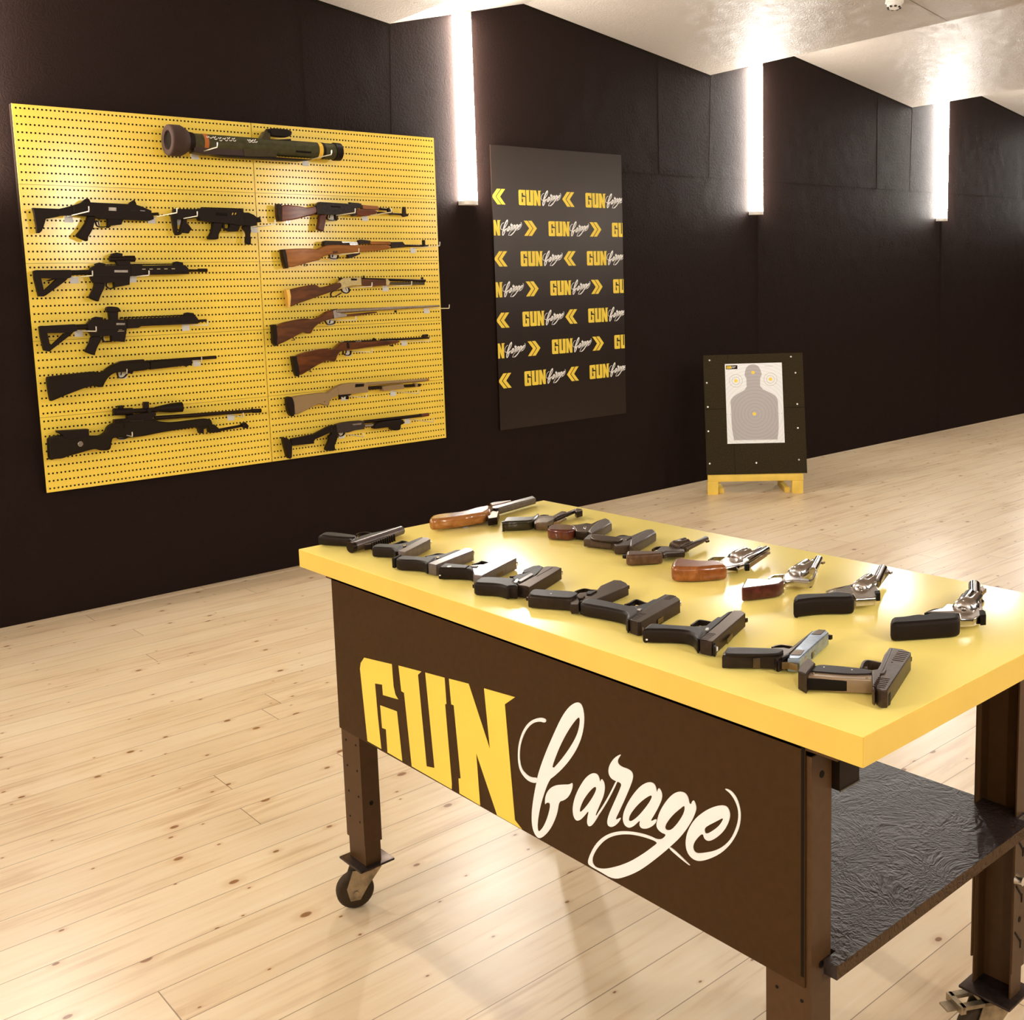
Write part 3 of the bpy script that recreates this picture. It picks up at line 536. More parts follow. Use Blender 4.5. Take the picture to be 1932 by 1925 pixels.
# ---------------- guns ----------------
def build(par,q):
    ty,name,mat=q[:3]
    if ty=='P':
        A,B,f,sm,bev=q[3:]; l=pairs(f)
        if sm: l=chaikin(l,.22,2)
        me=curvemesh([l],A/1000,B/1000,min(bev,abs(A-B)*.3)/1000); return link(name,me,mat,par,50 if sm else 32)
    if ty=='S':
        A,B,f,w_=q[3:]; l=pairs(f); 
        if len(l)>2: l=spline(l)
        return link(name,strokemesh(l,w_/1000,A/1000,B/1000),mat,par)
    if ty=='T':
        a,b,d0,d1=q[3:]; a=[v/1000 for v in a]; b=[v/1000 for v in b]
        return link(name,tubemesh(a,b,d0/1000,d1/1000,bore=.6 if ('barrel' in name or 'muzzle' in name or 'hider' in name) else 0),mat,par,35)
    if ty=='C':
        a,b,d0,d1=q[3:]; a=[v/1000 for v in a]; b=[v/1000 for v in b]; r=d0/2000
        fl=lambda k:(lambda an:r*(1-k*max(0,math.cos(6*an))**3)); bm=bmesh.new()
        addlathe(bm,a,b,[(0,r*.92),(.03,r),(.34,r),(.42,fl(.10)),(.55,fl(.17)),(.97,fl(.19)),(1,r*.86)],72); bmesh.ops.recalc_face_normals(bm,faces=bm.faces); o=link(name,frombm(bm),mat,par,40)
        bm=bmesh.new(); A=Vector(a); dv=(A-Vector(b)).normalized()
        addlathe(bm,A+dv*.0005,A+dv*.0075,[(0,r*.97),(.25,r*.97),(.75,r*.80),(1,r*.5)],40); addlathe(bm,A+dv*.007,A+dv*.010,[(0,r*.22),(1,r*.18)],16); bmesh.ops.recalc_face_normals(bm,faces=bm.faces); link('recoil_shield',frombm(bm),mat,o,40); return o
    if ty=='L':
        a,b,D_=q[3:]; a=[v/1000 for v in a]; b=[v/1000 for v in b]; r=D_/2000; bm=bmesh.new()
        addlathe(bm,a,b,[(.45,r*.56),(0.02,r*.62),(0,r*.68),(0,r*.93),(.05,r*.99),(.15,r),(.62,r),(.85,r*.86),(1,r*.72)],40); bmesh.ops.recalc_face_normals(bm,faces=bm.faces); o=link(name,frombm(bm),mat,par,50)
        A=Vector(a); Bv=Vector(b); bm=bmesh.new(); addlathe(bm,A.lerp(Bv,.13),A.lerp(Bv,.40),[(0,r*.63),(1,r*.6)],32); link('bore',frombm(bm),'vb',o); return o
    if ty=='X':
        (x,y,z),s=q[3:]; x,y,z,s=x/1000,y/1000,z/1000,s/2000; return box(name,x-s,x+s,y-s,y+s,z-s,z+s,mat,par,s*.3)
    if ty in('K','KT'):
        bm=bmesh.new()
        if ty=='K':
            a,b,n,w_,h,B,A=q[3:]; d=Vector((b[0]-a[0],b[1]-a[1])).normalized(); p=Vector((-d.y,d.x))
            for i in range(n):
                c=Vector(a).lerp(Vector(b),(i+.3)/n); pr=[c,c+d*w_,c+d*w_+p*h,c+p*h]; lo=[bm.verts.new((v.x/1000,v.y/1000,B/1000)) for v in pr]; hi=[bm.verts.new((v.x/1000,v.y/1000,A/1000)) for v in pr]
                bm.faces.new(lo[::-1]); bm.faces.new(hi)
                for k_ in range(4): j=(k_+1)%4; bm.faces.new((lo[k_],lo[j],hi[j],hi[k_]))
        else:
            A,B,a,b,n,ln,w_=q[3:]; d=Vector((b[0]-a[0],b[1]-a[1])).normalized(); p=Vector((-d.y,d.x))
            for i in range(n):
                c=Vector(a).lerp(Vector(b),i/(n-1)); pr=[c-p*ln/2,c-p*ln/2+d*w_,c+p*ln/2+d*w_,c+p*ln/2]; lo=[bm.verts.new((v.x/1000,v.y/1000,B/1000)) for v in pr]; hi=[bm.verts.new((v.x/1000,v.y/1000,A/1000)) for v in pr]
                bm.faces.new(lo[::-1]); bm.faces.new(hi)
                for k_ in range(4): j=(k_+1)%4; bm.faces.new((lo[k_],lo[j],hi[j],hi[k_]))
        bmesh.ops.recalc_face_normals(bm,faces=bm.faces); return link(name,frombm(bm),mat,par)
GUNS=[('W','submachine_gun','black submachine gun with angular folding shoulder stock, upper left corner of the yellow pegboard','gun',(1.92,5.665,2.059),[('P','stock','bk',63,33,[-297.1,33.9,-275.6,33.7,-173.5,32.3,-144.2,39.5,-99.9,51.6,-81.5,54,-84.9,13.5,-104.1,2,-165.6,-1,-191.2,-8.8,-239.8,-18.1,-253.5,-55.2,-264.1,-77,-275.6,-88,-286.8,-88.1,-286.7,-55.6,-291.6,9],0,1.5),('P','receiver','bk',69,27,[-101.9,51.1,-64.3,64.9,-20,68,183.9,64.3,218.7,61.4,245.5,53.7,295.2,33.5,293.4,9.7,305,6.1,303.7,-11.2,279.2,-19.3,142.8,-15.3,25.4,-13.6,0.2,-1.8,-47.7,-0.2,-105.8,3.4],0,1.5),('P','magazine_well','bk',63,33,[65.1,-13.2,145.1,-13.6,133.4,-40.3,81.3,-46,69,-58.2,61.4,-58.3],0,1.5),('P','pistol_grip','bk',64,32,[-34.9,1.5,7.7,0.5,-2.2,-29.4,-12.4,-63,-31.6,-93,-42.1,-107.9,-42.3,-123.6,-51.1,-127.3,-95.3,-106.5,-101.1,-97.3,-77.8,-73.1,-53.2,-41.3,-42.4,-22.7],1,6),('P','rear_sight','bk',58,38,[-62.5,65.2,-37,85.8,-20.3,86.3,-12.7,67.3],0,1.5),('P','front_sight','bk',58,38,[180.2,64.3,186.8,73.6,211.2,87.9,218.2,77.5,222.8,61.7],0,1.5),('T','barrel','st',[298.1,16,48],[338.4,19.2,48],16.2,15.5),('S','trigger_guard','bk',55,41,[5.2,-21.2,10.5,-47.2,34.3,-54.3,62.9,-50.2,71.4,-38.8],5.2),('S','trigger','st',52,44,[25.4,-15,20.3,-31.9,22.8,-46.8],3.7),('P','ejection_port','gy',70,26,[71.2,46.2,111,45.3,109.5,26.5,69.7,27.5],0,1.5),('S','vent_slot','gy',70,64,[233.6,32,259,31.1],3.8),('S','vent_slot','st',70,64,[184.8,32,215.9,31.6],3)]),
('W','carbine','compact black carbine with vertical foregrip, right of the angular submachine gun','gun',(2.588,5.665,2.025),[('P','stock_frame','bk',63,33,[-248.1,80.8,-231.3,81.2,-233.9,34.1,-236,-45.6,-229.3,-45.5,-219.9,-32.6,-202.5,18.8,-201.8,28.3,-179.8,28.8,-179.8,6.3,-210.3,-38.9,-214.6,-51.8,-228.6,-58.3,-243.7,-58.4,-252.2,-39.4,-256.9,8.3,-261.7,54.2,-249.7,59.2],0,1.5),('P','stock','bk',65,31,[-248.2,80.7,-110.2,81.4,-109.4,36.3,-180.9,25.4,-234.6,27,-235.8,56.2],0,1.5),('P','stock_pad','bk',60,36,[-180.2,6.5,-172.1,1.8,-152.1,-26.8,-164.6,-35,-172.4,-48,-209.3,-43.5,-197.1,-16.1],0,1.5),('P','receiver','bk',70,26,[-113.9,84.1,-101.7,87,141.7,84.4,148.6,79,157.6,52.7,153.7,-2.2,121,-2.6,60.6,6.4,-37.8,13,-106.5,21.5,-114.1,35.9],0,1.5),('K','top_rail','bk',[-91.9,89],[156.1,87.2],15,10.4,5.2,37,59),('P','fore_end','bk',71,25,[151,69,180.2,69.6,212.3,57,226.3,45.6,226.7,-1.2,189.6,-5.7,151.5,-0.6],0,1.5),('P','muzzle_device','bk',62,34,[230.7,44.7,253.1,46.8,259.3,18.4,232.5,18],0,1.5),('P','pistol_grip','bk',64,32,[-33.2,15.1,26.6,14.4,23,-10.2,7,-36.6,-3.3,-56.4,-3.3,-80,-62.9,-80.3,-63.9,-69.9,-42.3,-37.1,-35.1,-11],1,6),('P','trigger_guard','bk',61,35,[66.5,5.4,131.1,1.5,120.1,-25.2,108.7,-33.6,61.8,-35.8,41,-26.2,26,-13.2,27.4,6.5,37.4,6.6,36.4,-16.4,55.8,-19.4,64.6,-11.1],0,1.5),('P','foregrip','bk',63,33,[153.6,0,193.8,-1.1,190.3,-24.5,191,-41.2,186.4,-54.6,190.5,-74.7,186.8,-101.5,190.1,-106.5,164.4,-106.6,157.6,-98.3,159.3,-74.9,166.2,-54.8,162.1,-34.8,141.6,-15.1],1,6),('P','ejection_port','vb',70.8,25.2,[-16.7,67,53.7,63.6,52.4,45.6,-18,49],0,1.5),('S','vent_slot','ye',70.8,64.8,[79.8,54.3,86,65.9],4.6),('S','vent_slot','ye',70.8,64.8,[96.8,56.3,103.2,66.3],4.6),('T','screw','st',[130.1,33.7,67],[130.1,33.7,73],11.3,11.3)]),
('W','assault_rifle','black assault rifle with short tube optic, second row left on pegboard','gun',(1.937,5.665,1.762),[('P','butt_plate','bk',65,31,[-335.7,23.4,-325.1,27.6,-308.9,26.4,-305,-10,-293.8,-98,-298.9,-102.7,-322.3,-102.1,-328.2,-63,-335.7,-14.4],0,1.5),('P','stock','bk',66,30,[-325.4,27.6,-159.3,27.1,-155.7,1.4,-162.7,-12.4,-189.7,-17.8,-314.7,-10.9],0,1.5),('P','stock_strut','bk',61,35,[-305.4,-82.9,-228.7,-16,-173.2,-13,-189.1,-29,-290.3,-98.9,-299.8,-100.2],0,1.5),('P','stock_brace','bk',61,35,[-279.4,-25.9,-237.9,-12,-214.1,-12.4,-265.3,-27.6],0,1.5),('T','buffer_tube','bk',[-159.7,12.9,48],[-49.1,14,48],25.7,26),('P','upper_receiver','bk',66,30,[-58.2,35.9,-34.9,48.2,-5.1,45.4,148.3,49.1,143.6,-9.7,50.7,-13.3,-59.2,-6.5],0,1.5),('P','lower_receiver','bk',65,31,[-63.6,-2.9,51.5,-8.2,139.1,-6,133.2,-54,54.5,-65.6,54.1,-38.7,8,-44.4,-46.9,-41.8,-55.8,-29.1],0,1.5),('P','pistol_grip','bk',63,33,[-45.8,-36.7,11.5,-41.8,1.6,-70.4,-13.1,-95.3,-28.1,-125.2,-31.7,-138.7,-81.2,-116.1,-76.6,-108.7,-47.7,-59.3],1,6),('S','trigger_guard','bk',54,42,[18,-42.7,18.1,-60.5,35,-71,61.1,-63.9],6.1),('S','trigger','br',52,44,[26.8,-42.8,20.9,-52.9,25.1,-64.6],4),('P','handguard','bk',70,26,[146.7,47.9,201.7,49.5,209.2,44.3,375.7,46.9,441.6,45.3,456.9,27.7,460.2,-2.5,205.4,-4,197.1,-9.1,142.3,-8.2],0,1.5),('K','top_rail','bk',[-28.8,48.3],[379.4,48.9],24,9,6,37,59),('P','front_sight','bk',58,38,[380.5,46.3,381.7,62.1,401.2,65.6,433.9,60.1,435.5,44.3],0,1.5),('P','rear_sight','bk',58,38,[-34,56,-10.9,63.3,18.6,55.6,17.8,45.5,-32.4,45],0,1.5),('T','barrel','st',[465.4,16.3,48],[524.5,15.6,48],14.9,13.9),('T','flash_hider','bk',[518.9,17.2,48],[571.8,16.6,48],19.2,19.3),('T','optic','bk',[43.4,81,48],[126.3,80.6,48],30.3,28.5),('T','optic_bell','bk',[121.2,81.1,48],[175.8,81.4,48],32.6,32.8),('P','optic_mount','bk',63,33,[71.4,71.1,145.9,70.7,146.6,46.7,82.1,45.7],0,1.5),('P','optic_turret','bk',63,33,[50,90.4,56.6,108,79.9,113,110.2,107.9,108.8,90.2],0,1.5),('P','ejection_port','gy',66.8,29.2,[58.6,23.5,129.3,22.7,128.3,9.4,57.5,10.4],0,1.5),('S','vent_slot','gd',70.8,64.8,[203.2,25.8,221.1,25.6],4.1),('S','vent_slot','gd',70.8,64.8,[241.8,25.9,259.9,25.7],4.1),('S','vent_slot','gd',70.8,64.8,[282.9,25.9,301.1,25.7],4.1),('S','vent_slot','gd',70.8,64.8,[322.1,26,340.5,25.8],4.2),('S','vent_slot','gd',70.8,64.8,[362.8,26.1,381.4,25.9],4.2),('S','vent_slot','vb',70.8,64.8,[208.5,5.7,229.6,5.4],4.6),('S','vent_slot','vb',70.8,64.8,[250.8,5.6,272.2,5.3],4.7),('S','vent_slot','vb',70.8,64.8,[293.6,5.6,315.1,5.3],4.7),('S','vent_slot','vb',70.8,64.8,[334.1,5.5,355.8,5.2],4.7),('S','vent_slot','vb',70.8,64.8,[377.7,5.5,399.6,5.2],4.7),('S','vent_slot','vb',70.8,64.8,[416.1,5.5,438.3,5.2],4.7)]),
('W','assault_rifle','black assault rifle with tall boxy sight, third row left on pegboard','gun',(1.931,5.665,1.491),[('P','butt_plate','bk',65,31,[-326.5,19.5,-315.3,23.9,-294.4,20.5,-292.8,-16.5,-281.1,-101.1,-291,-106.5,-314.2,-100.1,-319.6,-64.3,-324.6,-29.6],0,1.5),('P','stock','bk',66,30,[-322.8,22.3,-155,24.7,-145.6,8.8,-148.1,-9.6,-178.1,-18.2,-307.1,-13.8],0,1.5),('P','stock_strut','bk',61,35,[-293.2,-90.6,-210.6,-19.6,-161.4,-12,-177.3,-27.2,-282.3,-101.1],0,1.5),('T','buffer_tube','bk',[-150.6,9,48],[-84,8.5,48],28,28.2),('P','upper_receiver','bk',66,30,[-90.9,26.4,-74.7,42.4,-54.6,45.1,107.6,35.9,109.1,-9.5,72.6,-13,-94.1,-12.2],0,1.5),('P','lower_receiver','bk',65,31,[-98.6,-10,73.4,-7.9,107.1,-7.4,90.4,-79.3,23.2,-71,23.4,-43.4,-31.4,-43.7,-75.3,-41.4,-80.1,-27],0,1.5),('P','pistol_grip','bk',63,33,[-77.8,-37.3,-20.7,-44.2,-32.9,-70.1,-50,-94.6,-65.4,-129.3,-66.4,-141.9,-116.8,-118.5,-113.7,-111.1,-88.2,-72.1],1,6),('S','trigger_guard','bk',54,42,[-16.6,-44.5,-18.1,-63.3,-7.2,-72.6,28.6,-71],6.1),('S','trigger','br',52,44,[-7.7,-43.5,-13.6,-53.4,-7.7,-67.5],4.1),('P','handguard','bk',70,26,[109,39.9,417.8,41.7,479.8,48.4,497.8,25.1,495.8,-1.7,181.6,-0.9,165.2,-9,107.7,-9.5],0,1.5),('K','top_rail','bk',[78.5,43.3],[427.1,43],17,9.3,8.2,37,59),('P','front_sight','bk',58,38,[422.8,41.5,429.7,58.9,446.7,62,480,57,487.1,39],0,1.5),('P','rear_sight','bk',58,38,[-66.4,50.6,-45.8,58.4,-11,53.5,-9.6,39.7,-64.8,40],0,1.5),('T','barrel','st',[503.6,13.1,48],[554,14.2,48],15.1,14.1),('P','optic','bk',68,28,[9,93.3,15.1,105.8,28,108.9,71,103.9,82.4,85.6,71.3,75.7,25.3,74.9,13,80.4],1,6),('P','optic_mount','bk',65,31,[21.7,80.1,68,78.5,63.7,37.7,23.4,39.3],0,1.5),('P','ejection_port','gy',66.8,29.2,[52,21.8,98.2,19.8,97.3,8.5,51.1,10.6],0,1.5),('S','receiver_mark','gd',65.5,59.5,[56.6,-22.5,90.1,-22.1],2.6),('S','receiver_mark','gd',65.5,59.5,[62.3,-15.6,80.4,-14.9],2),('S','vent_slot','vb',70.8,64.8,[177.4,15.3,203.8,15.8],4.7),('S','vent_slot','vb',70.8,64.8,[225,15.4,251.8,15.8],4.7),('S','vent_slot','vb',70.8,64.8,[273.2,15.4,300.3,15.8],4.7),('S','vent_slot','vb',70.8,64.8,[322,15.4,349.3,15.8],4.7),('S','vent_slot','vb',70.8,64.8,[371.2,15.4,398.9,15.8],4.8),('S','vent_slot','vb',70.8,64.8,[421,15.4,449,15.9],4.8)]),
('W','semi_automatic_rifle','black smooth-stocked rifle with silver bolt, fourth row left on pegboard','gun',(1.976,5.665,1.248),[('P','stock','bs',69,27,[-359.3,9.6,-337.4,12.6,-152.8,20.3,-124.5,20.6,-82.3,12.8,-56.7,32.7,-26.4,50,13.2,59.5,141.4,53.4,171.2,49,168.2,9.4,67.9,6.7,-10.3,9.9,-40.3,-2.5,-61,-20.4,-77.3,-43.4,-86.1,-63,-112.2,-60.9,-123.3,-51.8,-173.3,-57.3,-254.3,-81.7,-310.9,-100.5,-343.5,-111.8,-351.7,-112,-355.2,-63.6],1,6),('P','fore_end','bs',68,28,[172.6,48.9,399.9,50.5,406.4,30.7,392.1,17.4,355.1,17.9,169.6,10.3],0,1.5),('P','cheek_panel','bk',70,26,[-303.8,-94,-295.3,-21.3,-281.7,-10.5,-141,-4.6,-135.6,-24.2,-139.9,-48,-254.4,-79.2],0,1.5),('P','receiver','st',65,31,[-10.2,53.7,15,64.2,29.8,65.7,138.9,66.9,149.6,42.9,121.8,40.8,18.3,44.4],0,1.5),('P','bolt','sv',66,30,[60.2,51.4,104.8,50.9,104.1,42,62,42.4],0,1.5),('T','barrel','st',[149.3,52.3,48],[550.5,51.6,48],13.8,18.6),('S','trigger_guard','bk',55,41,[-2.9,8.9,2.2,-18.4,26.3,-22.7,44.6,-9.3,55.6,4.6],4.9),('S','trigger','bk',52,44,[20,7.1,16.2,-9.8],3.9),('P','magazine','bk',58,38,[54.8,8.7,82.1,8.7,73.3,-7.4,61.3,-3.1],0,1.5),('P','sling_stud','st',52,44,[361.9,18.9,383.1,19,374.3,7.9],0,1.5)]),
('W','sniper_rifle','long black scoped sniper rifle with folded bipod, bottom left of the pegboard','gun',(2.077,5.665,0.945),[('P','stock','bs',71,25,[-478,20.2,-278.8,-5,-237.3,-10.3,-219.1,-10.4,-193.8,2.2,-179.5,28.6,-166.3,39.6,-141,49.4,-79.1,49.3,21.9,48.4,72.7,41.9,104.1,28.5,175.3,16.6,296.2,20.5,371.4,19.4,388,11.1,395.7,-26,293,-21.7,192.1,-23.9,93.1,-29.2,2.3,-38.3,-86,-37.9,-159.4,-26.4,-167.5,-50.5,-177.1,-93,-231.5,-87.7,-242.9,-78.9,-266.7,-76,-327.3,-87.1,-392.8,-97.4,-422.6,-105.8,-457,-102.7,-483.3,-109.1,-480.6,-44.3],1,6),('P','cheek_piece','bk',73,23,[-431.3,37.5,-279.6,30.2,-281.1,-9.5,-389.1,-11.3,-403.1,-4.9,-412.9,15.6,-432,28.6],0,1.5),('P','butt_spacer','bk',72,24,[-456.8,4.1,-433.9,2.8,-435.7,-18.2,-455.7,-17.1],0,1.5),('T','medallion','sv',[-326.9,-41.1,66.5],[-326.9,-41.1,72.5],27.9,27.9),('T','medallion_core','gy',[-327.1,-41,67.2],[-327.1,-41,73.3],17,17),('P','receiver','st',66,30,[-141,65.9,-76,64.3,75.1,47.7,77.1,30.9,-78.1,38.2,-143,41.2],0,1.5),('S','bolt','sv',67.5,61.5,[-62.3,46.7,10.2,45.5],5.6),('P','bolt_handle','st',73,23,[-98.8,45.2,-85.5,40.7,-90.7,6.8,-101.8,8],0,1.5),('T','barrel','st',[76,50.9,48],[660.8,34.2,48],21.6,20.3),('T','muzzle_brake','bk',[646.1,34.2,48],[698.9,31.2,48],24.3,24.4),('S','front_sight','bk',51,45,[641.5,41.6,647.7,56.7],5.4),('T','scope_eyepiece','bk',[-140.6,105.7,48],[-38.4,98.3,48],38.3,37.5),('T','scope_tube','bk',[-41.4,100.5,48],[92.3,93.4,48],25,26.7),('T','scope_objective','bk',[82.9,98.1,48],[171.1,97.4,48],26.6,49.9),('T','scope_bell','bk',[167.8,97.7,48],[232.9,96.8,48],49.9,55.4),('P','scope_turret','bk',63,33,[22.8,142.7,48.3,141.7,45.4,105.8,20.1,108.2],0,1.5),('T','scope_knob','bk',[45.2,96.7,64],[45.2,96.7,70],25.2,25.2),('P','scope_mount','bk',65,31,[-74.4,79.7,78.6,86.8,80.3,67.5,56.3,49.6,-72.8,61.4],0,1.5),('P','scope_dial','bk',61,35,[-115.1,135.2,-87.2,135.1,-88.6,118.4,-113.3,118.9],0,1.5),('S','trigger_guard','bk',55,41,[-130.8,-9.1,-129.7,-34.3,-99.2,-40.9,-78.8,-36.9],6.2),('S','trigger','st',52,44,[-111.3,-11.5,-115.9,-29.8],4.4),('P','bipod_block','bk',68,28,[308.5,-13.8,359.7,-16.5,358.5,-33.5,341,-36.9,339.3,-59.8,318.9,-57.6,313.8,-34],0,1.5),('P','bipod_hinge','bk',73,23,[361.2,-12.4,402.4,-16.7,428.4,-42.6,430.5,-62.8,385.3,-61.2,375,-60,373.2,-36.7],0,1.5),('T','bipod_leg','bk',[425,-54.2,48],[582.5,-42.8,48],17.2,14.8),('P','bipod_foot','bk',63,33,[568.8,-31.5,594.6,-25.3,611.3,-46,606.6,-60.5,585,-58.2],0,1.5)]),
('W','assault_rifle','wood-stocked assault rifle with reddish walnut furniture, top of the right column on the pegboard','gun',(3.412,5.665,2.11),[('P','stock','w1',68,28,[-435.3,36.7,-306.9,28.3,-277.4,20.3,-208.5,31.7,-207.9,-14.7,-301,-34.2,-341.7,-45.9,-426.2,-59.5,-445.6,-58.6,-437.1,-4.4],1,6),('P','butt_plate','st',69,27,[-459.9,38.1,-434.8,37,-441.3,-58.6,-455.7,-57.5,-460.9,-26.5],0,1.5),('P','receiver','st2',66,30,[-209.7,34.1,-182.8,56.9,17.7,51.3,100.7,49,105,30.9,64.1,23,58.9,-18,42.6,-21.5,32.4,-12.6,-161.8,-16.6,-206.8,-14.5],0,1.5),('P','rear_sight','st2',58,38,[20.4,61.1,47.1,59.5,84.6,58.3,106,54.3,105.3,42.9,32.6,41],0,1.5),('S','bolt_slot','vb',66.8,60.8,[-112.7,31.6,-49.1,30.1],7.1),('S','safety_lever','st2',68.5,62.5,[-140.5,17.9,-58.1,4.2],7.1),('P','handguard','w1',70,26,[61.6,22.7,107.3,20.6,211.3,18.5,210.2,0.9,154.2,-16.3,61.5,-22.8],1,6),('P','upper_handguard','w2r',67,29,[108.1,46.8,214.6,42.7,224.4,20.8,109.3,22.7],0,1.5),('T','gas_tube','st',[226,28.4,48],[309.7,24.4,48],15.7,14.9),('P','gas_block','st',59,37,[291.8,33.8,303.1,35.4,324.3,11.3,328.9,-7.3,311.9,-7.7,296.1,10.6],0,1.5),('T','barrel','st',[219.1,5.1,48],[428.1,-3.5,48],12,12.3),('P','front_sight','st',57,39,[410.2,43.9,427.5,44.3,428.2,4.3,445.2,-2.4,441.7,-12.9,409.6,-18.2,397.6,-8.1,405.4,8.5],0,1.5),('P','pistol_grip','w3r',64,32,[-191.4,-15.3,-140.1,-16.5,-150.3,-55.5,-163.1,-95.8,-167,-115.9,-207.4,-105.2,-203.1,-78.5,-193.7,-51.8],1,6),('S','trigger_guard','st',55,41,[-128.6,-16.5,-130.3,-43.3,-84.7,-45.6,-77.7,-17.7],4),('S','trigger','st',52,44,[-112.3,-15.9,-117.6,-33.9],3.6),('P','magazine_catch','st',59,37,[-82.4,-14.5,-61.5,-14,-63.1,-40.1,-71.5,-49.3,-81.3,-38.2],0,1.5),('S','sling_ring','sv',51,45,[-389.7,-51.2,-399.7,-54.4,-401.8,-64,-392.4,-69.5,-382.2,-65,-382.5,-55,-389.7,-51.2],2.6)]),
('W','carbine','carbine with light orange-brown wooden stock, second in the right column on the pegboard','gun',(3.413,5.665,1.898),[('P','stock','w2',69,27,[-432.3,-5.9,-397.3,-3.4,-271.6,-0.2,-219.8,-8.3,-174.6,11.1,-147.4,21.4,51.8,17.9,291.8,22.9,296.8,-3.9,187.3,-14.6,43.2,-22.4,-91.1,-32.5,-151.1,-37.6,-187.2,-47.7,-212.1,-70.6,-229.7,-71.5,-306.1,-87.7,-421.7,-115.9,-425,-39.3],1,6),('P','butt_plate','st',70,26,[-449.6,-7,-431.7,-5.5,-423.9,-39.4,-417.7,-114.5,-430.6,-115.3,-444,-64.2],0,1.5),('P','receiver','st',65,31,[-170.5,39.5,-161.3,44.6,-51,42.7,-48.8,29.7,54.9,28.6,54.2,16,-145.3,16.5,-172.4,8.8],0,1.5),('P','bolt','sv',66,30,[-51.7,40,54.9,39,57.6,31.7,-49.2,32.3],0,1.5),('P','bolt_carrier','sv',67,29,[-2.5,31.4,60.2,33.7,59.2,18,4,17.9],0,1.5),('P','rear_sight','st',59,37,[69.1,48.9,87.9,53.2,156.3,46.7,155.2,28.3,67.7,25.3],0,1.5),('P','upper_handguard','w2',66,30,[151.6,42.6,294.9,41.8,295.1,22,150.5,23.6],0,1.5),('P','gas_block','st',64,32,[297.4,39.2,387.4,40.7,402.9,23.5,402,7.3,299,0.7],0,1.5),('T','barrel','st',[410.1,17.4,48],[588.3,16.7,48],15.2,13.2),('P','front_sight','st',56,40,[547.2,52.9,564.1,53,563.4,13.5,548.4,13.4],0,1.5),('P','magazine','st',61,35,[-11.1,-37.5,72.7,-25.7,75.2,-35.1,15.3,-55.9,-6.3,-60],0,1.5),('S','trigger_guard','st',55,41,[-132.2,-36.9,-126.4,-57.6,-78.5,-59.4,-72.3,-37.1],5.2),('S','trigger','st',52,44,[-108.4,-36.9,-112.3,-52.3],4.1),('P','receiver_catch','w3',70,26,[-120.7,-17.1,-84.7,-16.1,-84.2,-27.4,-120.4,-32.5],0,1.5),('S','sling_swivel','st',51,45,[-299.1,-88.6,-284.3,-99.9,-305.7,-101.7],3)]),
('W','lever_action_rifle','lever-action rifle with brass receiver and brown wooden stock on the pegboard','gun',(3.387,5.665,1.68),[('P','stock','w3',67,29,[-390.4,-19.3,-344.6,-9.9,-239,7.3,-207.5,4.3,-195.1,-9.9,-171.1,-10.5,-111.1,2.3,-55.6,20,-42.5,10.3,-41.4,-16.6,-135.6,-44.1,-228.1,-69.6,-350.7,-103,-395.7,-121.2,-385.2,-62.9],1,6),('P','butt_plate','bry',66,30,[-413.9,-18.8,-389.8,-17.1,-384.3,-58.4,-394.1,-121.3,-407.9,-120.8,-406.3,-57.7],0,1.5),('P','receiver','br',66,30,[-77.5,8.7,-54.5,27.1,-26.1,43.2,23.6,42.3,79.6,45.3,96.1,38.8,96.3,-4.3,20.7,-5.1,-29.8,-16.9,-71.2,-20.7],0,1.5),('P','hammer','st',55,41,[-49.6,46.3,-16.9,41,-31.7,24.7,-49.6,18.9],0,1.5),('P','loading_port','vb',66.8,29.2,[24,39,65.7,36.9,65,25,23.3,26.7],0,1.5),('P','fore_end','w3',67,29,[97.9,33,273.6,26.1,273.4,-8,160.5,-12.9,95.7,-5.3],0,1.5),('P','barrel_band','br',68,28,[272.2,33.4,286.7,31.7,303.1,10.9,290.1,-10.9,272.7,-9.5],0,1.5),('T','barrel','st',[106.9,33.4,48],[582.3,15.2,48],16.3,17.1),('T','magazine_tube','gy2',[298.2,3.2,48],[572.1,-2.2,48],17.6,18.1),('P','rear_sight','st',52,44,[119.9,54.2,131.2,54,133,37.6,118.9,37.9],0,1.5),('P','front_sight','st',52,44,[549.8,37.7,565.3,39,567.4,21.4,550.9,22.7],0,1.5),('S','lever','st',54,42,[-39.5,-22.5,-29.5,-39.3,-2.5,-48.6,17.7,-36.7,13.4,-16.6],5.7),('S','lever_loop','st',54,42,[-38.2,-46.3,-74.9,-62.8,-102.5,-68.2,-111.4,-53.8,-100.6,-37.6,-72.9,-31.2,-39.8,-27.2],4.3),('S','trigger','sv',52,44,[-4.9,-17.1,0.6,-36.2],3.3)]),
